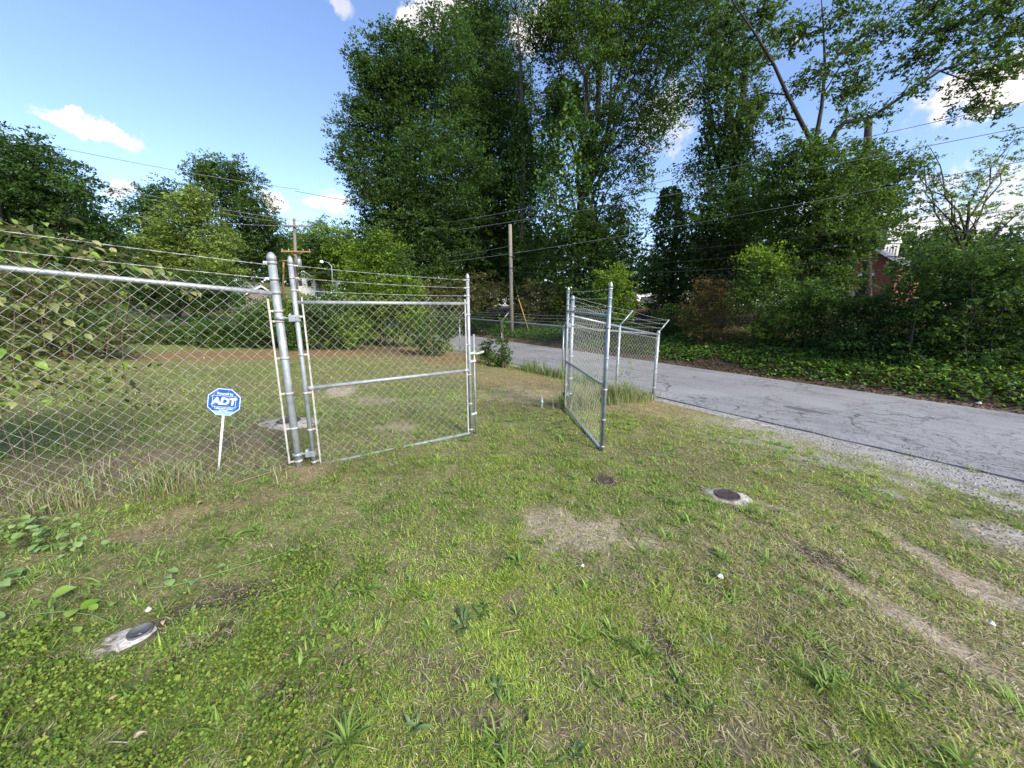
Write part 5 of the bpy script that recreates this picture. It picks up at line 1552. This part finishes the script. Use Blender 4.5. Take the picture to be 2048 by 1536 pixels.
# ------------------------------------------------------------------ foreground plants
M['leaf_green'] = mat_flat_leaf('weed_leaf_green', (.110, .190, .035), (.195, .290, .060))
M['leaf_pale'] = mat_flat_leaf('weed_leaf_pale', (.16, .27, .09), (.26, .36, .14))
M['leaf_bluegreen'] = mat_flat_leaf('weed_leaf_blue_green', (.095, .170, .055), (.150, .230, .085))
M['leaf_yellow'] = mat_flat_leaf('weed_leaf_yellow_green', (.20, .27, .035), (.33, .36, .07))
M['leaf_vine'] = mat_flat_leaf('vine_leaf', (.11, .15, .055), (.32, .32, .12), .3, .45)
M['leaf_lime'] = mat_flat_leaf('lime_vine_leaf', (.15, .26, .03), (.24, .36, .07), .35, .45)
M['dead_leaf'] = mat_flat_leaf('dead_leaf', (.30, .21, .12), (.50, .38, .26), .2, .7)
M['paper'] = mat_noise('dirty_white_paper', [(.3, (.60, .58, .54)), (.7, (.80, .79, .76))], 30, .8)

def leaf_mesh(name, prof, fold, arch, mat, n=6, end_drop=0.0):
    """unit-length leaf along +x; prof: widths along its length"""
    me = bpy.data.meshes.new(name); vs_, fs = [], []
    k = len(prof)
    for i, w in enumerate(prof):
        f = i / (k - 1)
        z = arch * math.sin(math.pi * f * .9) - end_drop * f * f
        vs_ += [(f, -w, z + fold * w), (f, 0, z), (f, w, z + fold * w)]
    for i in range(k - 1):
        a = i * 3
        fs += [(a, a + 1, a + 4, a + 3), (a + 1, a + 2, a + 5, a + 4)]
    me.from_pydata(vs_, [], fs); me.materials.append(mat); me.update()
    me.polygons.foreach_set('use_smooth', [True] * len(fs))
    return me

STRAP = [.012, .030, .036, .030, .016, .002]
BROAD = [.018, .050, .095, .120, .095, .004]
HEART = [.10, .34, .40, .33, .17, .005]
OVATE = [.02, .20, .27, .24, .13, .005]
_rosette_rng = random.Random(17)

def rosette(name, label, px, py, mesh_prof, mat, n, size, pitch=(.15, .9), arch=.16, drop=.12, cat='weed', fold=.35, spread=.02, group='broad leaved weeds in the lawn'):
    rr = _rosette_rng
    g = G(px, py)
    t = thing(name, label, cat, g, group)
    me = leaf_mesh('leaf', mesh_prof, fold, arch, M[mat], end_drop=drop)
    for i in range(n):
        o = link('leaf', me, t)
        az = 2 * math.pi * (i + rr.uniform(-.35, .35)) / n * (1 if n < 14 else 2.4)
        o.location = (rr.uniform(-spread, spread), rr.uniform(-spread, spread), rr.uniform(-.008, .006))
        o.rotation_euler = (rr.uniform(-.3, .3), -rr.uniform(*pitch), az)
        s = size * .74 * rr.uniform(.55, 1.2)
        o.scale = (s, s, s)
    return t

W = 'broad leaved weeds in the lawn'
rosette('rosette_weed', 'blue green rosette weed with broad leaves in the centre foreground', 925, 1252, BROAD, 'leaf_bluegreen', 10, .125)
rosette('rosette_weed', 'small blue green leafy weed beside the centre foreground rosette', 965, 1222, BROAD, 'leaf_bluegreen', 5, .09)
rosette('grass_clump', 'spiky yellow green grass clump by the dark bare patch, foreground right of centre', 1290, 1318, STRAP, 'leaf_green', 34, .15, (.2, 1.25), .10, .25, 'grass clump')
rosette('plantain_weed', 'tall narrow leaved plantain in the lower right foreground', 1648, 1375, STRAP, 'leaf_green', 30, .19, (.15, 1.1), .12, .2)
rosette('grass_clump', 'bright green clump just above the white scrap on the right', 1440, 1118, STRAP, 'leaf_green', 24, .14, (.25, 1.2), .1, .2, 'grass clump')
rosette('rosette_weed', 'bright rosette weed in the middle of the lawn above the foreground rosette', 1036, 1126, BROAD, 'leaf_green', 12, .11)
rosette('grass_clump', 'broad arching grass clump at the bottom edge left of centre', 690, 1490, STRAP, 'leaf_green', 40, .17, (.2, 1.1), .12, .3, 'grass clump')
rosette('rosette_weed', 'yellow green weed near the bottom edge centre', 1060, 1455, BROAD, 'leaf_yellow', 9, .085)
rosette('rosette_weed', 'grey green upright weed cut by the bottom edge', 1146, 1518, BROAD, 'leaf_bluegreen', 7, .10, (.4, 1.2))
rosette('rosette_weed', 'low leafy weed on the left side below the yard sign', 462, 1082, BROAD, 'leaf_green', 10, .14, (.1, .6))
rosette('rosette_weed', 'leafy weed right of the one below the yard sign', 515, 1068, BROAD, 'leaf_green', 10, .13, (.1, .6))
rosette('rosette_weed', 'yellow green weed in the bare soil left of centre', 545, 1228, BROAD, 'leaf_yellow', 11, .085)
rosette('rosette_weed', 'dark green weed right of the bare soil, left foreground', 660, 1245, BROAD, 'leaf_green', 10, .11)
rosette('rosette_weed', 'wide flat weed between the bare soil and the centre', 725, 1185, BROAD, 'leaf_green', 12, .14, (.05, .5))
rosette('rosette_weed', 'dull green rosette below the foreground rosette', 995, 1382, BROAD, 'leaf_bluegreen', 10, .10)
rosette('grass_clump', 'pale dry tuft left of the lower right plantain', 1425, 1292, STRAP, 'leaf_pale', 14, .11, (.15, .8), .1, .2, 'grass clump')
rosette('grass_clump', 'deep green clump in the lower right corner area', 1405, 1425, STRAP, 'leaf_green', 24, .11, (.15, .9), .1, .2, 'grass clump')
rosette('grass_clump', 'lush clump in front of the right gate leaf', 1140, 985, STRAP, 'leaf_green', 26, .16, (.1, .9), .1, .2, 'grass clump')
rosette('grass_clump', 'dark lush clump left of the round iron cover', 1352, 1010, STRAP, 'leaf_green', 30, .16, (.1, .9), .1, .2, 'grass clump')
rosette('rosette_weed', 'leafy weed at the lower left between clover and grass', 600, 1330, BROAD, 'leaf_green', 10, .10)
rosette('rosette_weed', 'small weed near the bottom edge right of the arching clump', 830, 1455, BROAD, 'leaf_bluegreen', 8, .09)
rosette('grass_clump', 'light tuft on the lawn left of the centre patch', 905, 968, STRAP, 'leaf_green', 22, .15, (.1, .9), .1, .2, 'grass clump')
rosette('tall_grass_tuft', 'tall pale grass tuft at the left fence foot', 190, 985, STRAP, 'leaf_pale', 7, .30, (1.2, 1.5), .04, .15, 'grass clump', .35, .02, 'tall grass at the left fence foot')
rosette('tall_grass_tuft', 'tall arching grass tuft at the fence foot nearest the sign', 262, 982, STRAP, 'leaf_pale', 9, .32, (1.0, 1.45), .06, .3, 'grass clump', .35, .03, 'tall grass at the left fence foot')

def crack_tuft(label, s_, t_):
    rr = _rosette_rng
    g = np.array([*(NV * s_ + UV * t_), -.48])
    t = thing('crack_tuft', label, 'weed', g, 'weeds in the road edge crack')
    me = leaf_mesh('leaf', STRAP, .35, .1, M['leaf_yellow'], end_drop=.2)
    for i in range(16):
        o = link('leaf', me, t); o.location = (rr.uniform(-.07, .07), rr.uniform(-.05, .05), 0)
        o.rotation_euler = (rr.uniform(-.3, .3), -rr.uniform(.2, 1.2), rr.uniform(0, 6.28)); k = rr.uniform(.06, .13); o.scale = (k, k, k)
crack_tuft('yellowish weed tuft in the crack at the road edge, nearer the gate', 7.64, 1.05)
crack_tuft('yellowish weed tuft in the crack at the road edge, nearer the right border', 7.62, .42)

# vine trailing over the ground, lower left
def ground_vine(label, stem_px, leaf_px, size, mat, cat='vine'):
    pts = [G(*p) + np.array([0, 0, .03]) for p in stem_px]
    t = thing('trailing_vine', label, cat, G(*stem_px[0]), 'vines trailing on the ground')
    mb = MB(); mb.tube(pts, .0028, 5, False); mb.build('stem', M['leaf_pale'], t)
    me = leaf_mesh('leaf', HEART, .25, .06, M[mat], end_drop=.12)
    off = root_off(t); rr = _rosette_rng
    for (px, py, s) in leaf_px:
        o = link('leaf', me, t)
        o.location = tuple(G(px, py) + np.array([0, 0, rr.uniform(.04, .08)]) - off)
        o.rotation_euler = (rr.uniform(-.4, .4), rr.uniform(-.5, .1), rr.uniform(0, 6.28)); k = size * s; o.scale = (k, k, k)
ground_vine('trailing vine with large lime green heart leaves above the broken pad', [(60, 1240), (130, 1232), (190, 1240), (240, 1262)], [(112, 1215, 1.35), (165, 1232, 1.15), (140, 1250, 1.0), (200, 1240, .7), (225, 1232, .55), (80, 1258, .5), (168, 1290, .6), (95, 1230, .8)], .066, 'leaf_lime')
ground_vine('thin vine with pale leaves stretching towards the yard sign', [(300, 1185), (350, 1180), (420, 1160), (520, 1130), (610, 1100)], [(345, 1185, .9), (360, 1165, .8), (395, 1178, .9), (455, 1150, .7), (600, 1112, .6), (335, 1175, .7), (590, 1118, .5)], .07, 'leaf_pale')
ground_vine('pale heart leaved vine at the left edge of the picture', [(-30, 1180), (20, 1170), (60, 1160)], [(5, 1168, .9), (28, 1160, 1.0), (48, 1162, .9), (10, 1185, .8), (16, 1250, .7)], .085, 'leaf_pale')

# low leafy patch at the left edge under the fence
def leafy_patch():
    g = G(70, 1090)
    t = thing('leafy_weed_patch', 'patch of small pale leaved weeds at the left edge below the fence', 'weed', g)
    rr = random.Random(23)
    me = leaf_mesh('leaf', HEART, .2, .05, M['leaf_pale'], end_drop=.1); me2 = leaf_mesh('leaf', HEART, .2, .05, M['leaf_green'], end_drop=.1)
    off = root_off(t)
    for i in range(150):
        px, py = rr.gauss(60, 75), rr.gauss(1085, 26)
        if px < -60 or px > 210: continue
        o = link('leaf', me if rr.random() < .6 else me2, t)
        o.location = tuple(G(px, py) + np.array([0, 0, rr.uniform(.02, .13)]) - off)
        o.rotation_euler = (rr.uniform(-.5, .5), rr.uniform(-.5, .3), rr.uniform(0, 6.28)); k = rr.uniform(.032, .058); o.scale = (k, k, k)
leafy_patch()

# vine growing over the left fence
def fence_vine():
    base = v3(fl(-2.1) - FN * .25, 0); base[2] = zg(base[0], base[1])
    t = thing('fence_vine', 'leafy yellow green vine draped over the top of the left fence', 'vine', base)
    rr = random.Random(31)
    off = root_off(t)
    meshes = [leaf_mesh('leaf', OVATE, .3, .08, M['leaf_vine'], end_drop=.2), leaf_mesh('leaf', OVATE, .3, .1, M['leaf_lime'], end_drop=.25)]
    starts = [(u + .0, rch, zt) for (u, rch, zt) in ((-2.7, .6, 2.35), (-2.45, .6, 2.42), (-2.25, .6, 2.38), (-2.05, .6, 2.34), (-1.9, .6, 2.28), (-1.75, .6, 2.22), (-1.6, .65, 2.16), (-2.35, .4, 2.15), (-2.0, .4, 2.08), (-2.2, .3, 1.75), (-1.85, .3, 1.6), (-2.4, .3, 1.4), (-1.45, .6, 2.10), (-1.3, .55, 2.02), (-2.0, .2, 1.1), (-1.2, .45, 1.95))]
    for (u0, reach, ztop) in starts:
        a = v3(fl(u0) - FN * rr.uniform(.10, .35), 0); a[2] = zg(a[0], a[1])
        du = reach * rr.uniform(.8, 1.4)
        side = rr.uniform(-.15, .30)
        path = []
        for i in range(9):
            f = i / 8
            p = fl(u0 + du * max(0, f - .45) / .55) - FN * (.25 - .22 * f + side * max(0, f - .5))
            z = a[2] + (ztop - a[2]) * min(1, f / .7) - (.18 * max(0, f - .7) / .3)
            path.append(v3(p, z) + np.array([rr.uniform(-.03, .03), rr.uniform(-.03, .03), rr.uniform(-.02, .02)]))
        mb = MB(); mb.tube(path, [.0045 * (1 - .6 * i / 8) for i in range(9)], 5, False); mb.build('stem', M['twig'], t)
        for k in range(24):
            f = rr.uniform(.35, 1.0) * 8; i = min(7, int(f)); p = path[i] + (path[i + 1] - path[i]) * (f - i)
            o = link('leaf', meshes[0] if rr.random() < .78 else meshes[1], t)
            o.location = tuple(p + np.array([rr.gauss(0, .05), rr.gauss(0, .05), rr.gauss(0, .05)]) - off)
            o.rotation_euler = (rr.uniform(-.7, .7), rr.uniform(-.2, .9), rr.uniform(-1.2, 1.2) + (0 if rr.random() < .65 else 3.1)); s = rr.uniform(.055, .105); o.scale = (s, s, s)
    # smaller leaves massed behind
    n = 8500
    u = -3.4 + np.abs(RNG.normal(0, 1.0, n)); h = RNG.uniform(.9, 2.35, n) - .40 * smooth(-2.0, -1.0, u)
    keep = (u < -.95)
    u, h = u[keep], h[keep]
    back = RNG.uniform(.12, .9, len(u))
    P = POST0[None] + FD[None] * u[:, None] - FN[None] * back[:, None]
    C = np.stack([P[:, 0], P[:, 1], h + .1], -1)
    quads_object('foliage', leaf_quads(C, .050 * RNG.uniform(.7, 1.4, len(C)), .55, .3), palette(len(C), PAL['olive'] + PAL['light'][:2]), M['leaf'], t)['kind'] = 'stuff'
fence_vine()

# clover-like ground cover, lower left
def clover():
    n = 150000
    x, y = sector(n, .85, 2.9, -66, -14)
    main = smooth(1.25, .35, np.hypot((x + 1.80) / 1.05, (y - 1.10) / .75))
    upper = .62 * smooth(1.1, .3, np.hypot((x + 1.75) / .95, (y - 2.05) / .55))
    patch = smooth(.36, .62, fbm(x, y, 2.1, 101, 4)); fine = smooth(.38, .62, fbm(x, y, 9.0, 103, 3))
    w = np.clip(np.maximum(main * 1.15, upper) + (patch - .5) * .8, 0, 1) * (.15 + .85 * fine)
    col, dens, dry = cover_map(x, y)
    for (cx, cy, r) in COVERS: w = w * smooth(r * .75, r * 1.0, np.hypot(x - cx, y - cy))
    w = w * np.where(np.maximum(main, upper) > .02, 1, 0)
    k = RNG.uniform(0, 1, n) < w * (.18 + .82 * dens) * .70
    x, y, fine = x[k], y[k], fine[k]; n = len(x)
    C = np.stack([x, y, terr(x, y) + RNG.uniform(.002, .045, n) * (.4 + .8 * fine)], -1)
    sz = RNG.gamma(6, 1 / 6, n)
    V = leaf_quads(C, .0098 * sz / LEAF_K * 1.15, .95, 0, .7)
    o = quads_object('clover', V, palette(n, [(.16, .24, .038), (.20, .27, .048), (.12, .20, .034), (.25, .30, .065), (.10, .17, .034), (.14, .21, .042)], .25), M['grass'])
    tag(o, 'small round leaved yellow green clover in the lower left foreground', 'clover', None, 'stuff')
clover()

# rank grass and weeds along the fence feet
def fence_weeds():
    parts = []
    def line(p0, p1, n, spread, h, w, dryk, hj=.6):
        f = RNG.uniform(0, 1, n)
        P = np.asarray(p0)[None] + (np.asarray(p1) - np.asarray(p0))[None] * f[:, None] + RNG.normal(0, spread, (n, 2))
        cl = fbm(P[:, 0], P[:, 1], 2.2, 120, 3)
        k = RNG.uniform(0, 1, n) < smooth(.3, .6, cl)
        P = P[k]; m = len(P)
        dry = RNG.uniform(0, 1, m) < dryk
        c = np.where(dry[:, None], STRAWS[RNG.integers(0, 5, m)] * .9, GREENS[RNG.integers(0, 5, m)] * 1.0) * RNG.uniform(.6, 1.2, m)[:, None]
        parts.append((blades(np.stack([P[:, 0], P[:, 1], terr(P[:, 0], P[:, 1]) - .01], -1), h * RNG.uniform(1 - hj, 1.35, m) * (.12 + 2.6 * cl[k] ** 2), np.full(m, w), RNG.uniform(.02, .55, m), None, .7), c))
    line(RP, CORNER, 5200, .13, .34, .008, .45)
    line(CORNER + np.array([-.1, -.05]), CORNER + np.array([-.531, .847]) * 14, 9000, .20, .34, .011, .3)
    line(CORNER + np.array([-.531, .847]) * 12, CORNER + np.array([-.531, .847]) * 30, 5000, .35, .5, .02, .25)
    line(fl(-.05), fl(-3.2), 2600, .10, .16, .005, .55)
    line(fl(-.3) - FN * .3, fl(-3.0) - FN * .3, 2200, .25, .16, .005, .6)
    line(fl(0) + FN * .02, fl(.3), 350, .05, .14, .005, .4)
    V = np.concatenate([p[0] for p in parts]); C = np.concatenate([p[1] for p in parts])
    tag(quads_object('fence_weeds', V, np.clip(C, 0, 1), M['grass'], None, 5, BF), 'rank grass and weeds along the feet of the fences', 'weeds', None, 'stuff')
fence_weeds()

# wiry brown dead weeds by the sign
def dead_stems():
    g = G(480, 900)
    t = thing('dead_weeds', 'wiry brown dead weed stems around the foot of the yard sign', 'weed', g)
    rr = random.Random(41)
    for i in range(46):
        px = rr.uniform(330, 590); py = rr.uniform(905, 955) + (470 - px) * .06
        b = G(px, py); h = rr.uniform(.10, .34)
        pts = [b, b + np.array([rr.gauss(0, .03), rr.gauss(0, .03), h * .55]), b + np.array([rr.gauss(0, .08), rr.gauss(0, .08), h])]
        mb = MB(); mb.tube(pts, [.0024, .002, .001], 4, False)
        for k in range(3):
            q = pts[1] + (pts[2] - pts[1]) * rr.uniform(0, 1); mb.tube([q, q + np.array([rr.gauss(0, .05), rr.gauss(0, .05), rr.uniform(0, .06)])], .0012, 3, False)
        mb.build('stem', M['twig'], t)
dead_stems()

# young vine on the right fence panel
def young_vine():
    b = v3(MIDP * .72 + CORNER * .28 + np.array([.02, -.04]), 0); b[2] = zg(b[0], b[1])
    t = thing('young_vine', 'thin young vine with yellow green leaves climbing the right fence panel', 'vine', b)
    me = leaf_mesh('leaf', OVATE, .3, .05, M['leaf_lime'], end_drop=.15); rr = random.Random(3)
    for (dx, h) in ((.0, .95), (-.22, .72)):
        pts = [b + np.array([dx * f + rr.gauss(0, .02), 0, h * f]) for f in (0, .3, .6, .8, 1)]
        mb = MB(); mb.tube(pts, .004, 4, False); mb.build('stem', M['leaf_pale'], t)
        for k in range(11):
            f = rr.uniform(.3, 1); o = link('leaf', me, t); o.location = (dx * f + rr.gauss(0, .03), rr.gauss(0, .02), h * f)
            o.rotation_euler = (rr.uniform(-.6, .6), rr.uniform(-.4, .8), rr.uniform(0, 6.28)); s = rr.uniform(.06, .10); o.scale = (s, s, s)
young_vine()

# loose stones of the gravelly verge
def gravel():
    n = 14000
    x = RNG.uniform(2.0, 7.0, n); y = RNG.uniform(.9, 8.0, n)
    s = x * NV[0] + y * NV[1]
    w = .5 * smooth(4.7, 6.7, s + (fbm(x, y, 1.6, 33, 4) - .5) * 2.6) * smooth(5.2, 3.6, x * UV[0] + y * UV[1] + 2.2)
    for i, (cx, cy, rx, ry, a, st_, tone) in enumerate(SPOT_M):
        if tone == 'grit': w = np.maximum(w, blob(x, y, cx, cy, rx, ry, a, i) * st_)
    k = (RNG.uniform(0, 1, n) < np.clip(w, 0, 1)) & (s < 7.22)
    x, y = x[k], y[k]; n = len(x)
    ms = 3800                                                # crumbs along the broken edge of the road
    se = RNG.normal(7.52, .17, ms); te = RNG.uniform(-3, 9, ms); se = np.clip(se, 7.0, 8.1)
    ex = NV[0] * se + UV[0] * te; ey = NV[1] * se + UV[1] * te
    r = np.concatenate([RNG.uniform(.005, .016, n), RNG.uniform(.004, .013, ms)])
    ez = np.where(se > 7.66, -.455 + .05 * (1 - (2 * (se - 7.66) / 4.79 - 1) ** 2), np.where(se > 7.31, -.475, terr(ex, ey)))
    c = np.stack([np.concatenate([x, ex]), np.concatenate([y, ey]), np.concatenate([terr(x, y), ez]) + r * .3], -1)
    n = n + ms
    dirs = np.array([[1, 0, 0], [0, 1, 0], [-1, 0, 0], [0, -1, 0], [0, 0, .7], [0, 0, -.7]])
    jit = RNG.uniform(.7, 1.3, (n, 6, 1)); a = RNG.uniform(0, 6.28, n)
    ca, sa = np.cos(a)[:, None], np.sin(a)[:, None]
    D = np.stack([dirs[None, :, 0] * ca - dirs[None, :, 1] * sa, dirs[None, :, 0] * sa + dirs[None, :, 1] * ca, np.repeat(dirs[None, :, 2], n, 0)], -1)
    V = c[:, None, :] + D * jit * r[:, None, None]
    F = [(0, 1, 4), (1, 2, 4), (2, 3, 4), (3, 0, 4), (1, 0, 5), (2, 1, 5), (3, 2, 5), (0, 3, 5)]
    g = RNG.uniform(.22, .50, n)
    o = quads_object('gravel', V, np.stack([g, g * .97, g * .93], -1), M['ground'], None, 6, F)
    tag(o, 'loose grey gravel between the lawn and the road', 'gravel', None, 'stuff')
gravel()

# dead leaves dropped on the lawn and bits of litter
def dropped():
    rr = random.Random(77)
    me = leaf_mesh('dead_leaf', OVATE, .5, .12, M['dead_leaf'], end_drop=.1)
    spots = [(220, 1418, 'curled beige leaf in the clover at the lower left'), (712, 1395, 'pinkish dead leaf near the bottom edge left of centre'), (270, 1490, 'dry leaf at the bottom left edge'), (330, 1250, 'broken pale leaf beside the broken pad'),
             (1312, 893, 'beige dead leaf right of the right gate leaf'), (1938, 1063, 'yellowish dead leaf on the right verge'), (635, 1365, 'tiny brown leaf among the left foreground weeds'), (395, 1015, 'dead leaf on the straw strip below the sign'), (470, 1005, 'dead leaf on the straw strip right of the sign stake'), (1880, 1085, 'long dry leaf on the right verge beside the bare streak')]
    for px, py, lab in spots:
        o = link('dead_leaf', me); g = G(px, py)
        o.location = tuple(g + np.array([0, 0, .030])); o.rotation_euler = (rr.uniform(-.3, .3), rr.uniform(-.2, .2), rr.uniform(0, 6.28)); k = .036 * min(1.8, max(1, np.hypot(g[0], g[1]) / 2.4)); o.scale = (k, k, k)
        tag(o, lab, 'dead leaf', 'dead leaves on the lawn')
    def scrap(px, py, r, lab, mat='paper', seed=1):
        g = G(px, py); q = random.Random(seed); mb = MB(); n = 9
        top = [(g[0] + r * q.uniform(.6, 1.2) * math.cos(6.28 * k / n), g[1] + r * q.uniform(.6, 1.2) * math.sin(6.28 * k / n), g[2] + .025 + q.uniform(0, r * .5)) for k in range(n)]
        c = (g[0], g[1], g[2] + .035 + r * .7); low = (g[0], g[1], g[2] + .012)
        mb.add(top + [c, low], [(k, (k + 1) % n, n) for k in range(n)] + [((k + 1) % n, k, n + 1) for k in range(n)])
        tag(mb.build('litter', M[mat]), lab, 'litter', 'scraps of litter')
    scrap(1440, 1160, .022, 'crumpled white paper scrap on the lawn right of centre', seed=1)
    scrap(1165, 1138, .010, 'tiny white speck of litter on the lawn', seed=2)
    scrap(725, 684, .13, 'white bag lying on the pine straw behind the left gate', seed=3)
    scrap(966, 673, .16, 'yellowish white litter on the far side of the road by the pole', seed=4)
    scrap(1378, 712, .10, 'white scrap at the foot of the ivy bank', seed=5)
    scrap(1980, 1255, .016, 'pale flat stone like scrap on the right verge', seed=6)
    scrap(300, 1228, .016, 'small white clod beside the broken pad', seed=7)
    scrap(1955, 818, .06, 'white scrap in the ivy at the far edge of the road', seed=8)
dropped()

# dry twigs lying on the lawn
def twigs():
    for pts, lab in (([(1755, 1070), (1780, 1090), (1820, 1125)], 'thin pale twig lying on the right verge'), ([(520, 1210), (560, 1190), (600, 1180)], 'thin dry twig right of the bare soil on the left'), ([(1000, 1275), (1040, 1268)], 'short dry straw in the centre foreground'), ([(40, 1020), (52, 1030), (70, 1042)], 'pale dry stalk at the left edge under the fence'), ([(470, 972), (540, 950), (590, 938)], 'long dry stalk lying below the yard sign')):
        mb = MB(); mb.tube([G(*p) + np.array([0, 0, .028]) for p in pts], [.0035, .003, .002][:len(pts)], 5); tag(mb.build('twig', M['dead_leaf']), lab, 'twig', 'dry twigs on the lawn')
twigs()

# rusty beam lying at the foot of the olive shrub
M['rust'] = mat_noise('rusty_beam_steel', [(.3, (.10, .030, .024)), (.6, (.17, .055, .042)), (.8, (.22, .09, .07))], 12, .85, .2, .3)
a = G(-60, 722); b = G(192, 716)
mb = MB(); d = (b - a); L_ = np.linalg.norm(d); d /= L_; sd = np.array([-d[1], d[0], 0])
for z in (.03, .15): mb.box((a + b) / 2 + np.array([0, 0, z]), d * L_ / 2, sd * .07, np.array([0, 0, .014]))
mb.box((a + b) / 2 + np.array([0, 0, .09]), d * L_ / 2 * .999, sd * .01, np.array([0, 0, .047]))
tag(mb.build('steel_beam'  , M['rust']), 'long rusty red beam lying on the lawn under the olive shrub', 'beam')
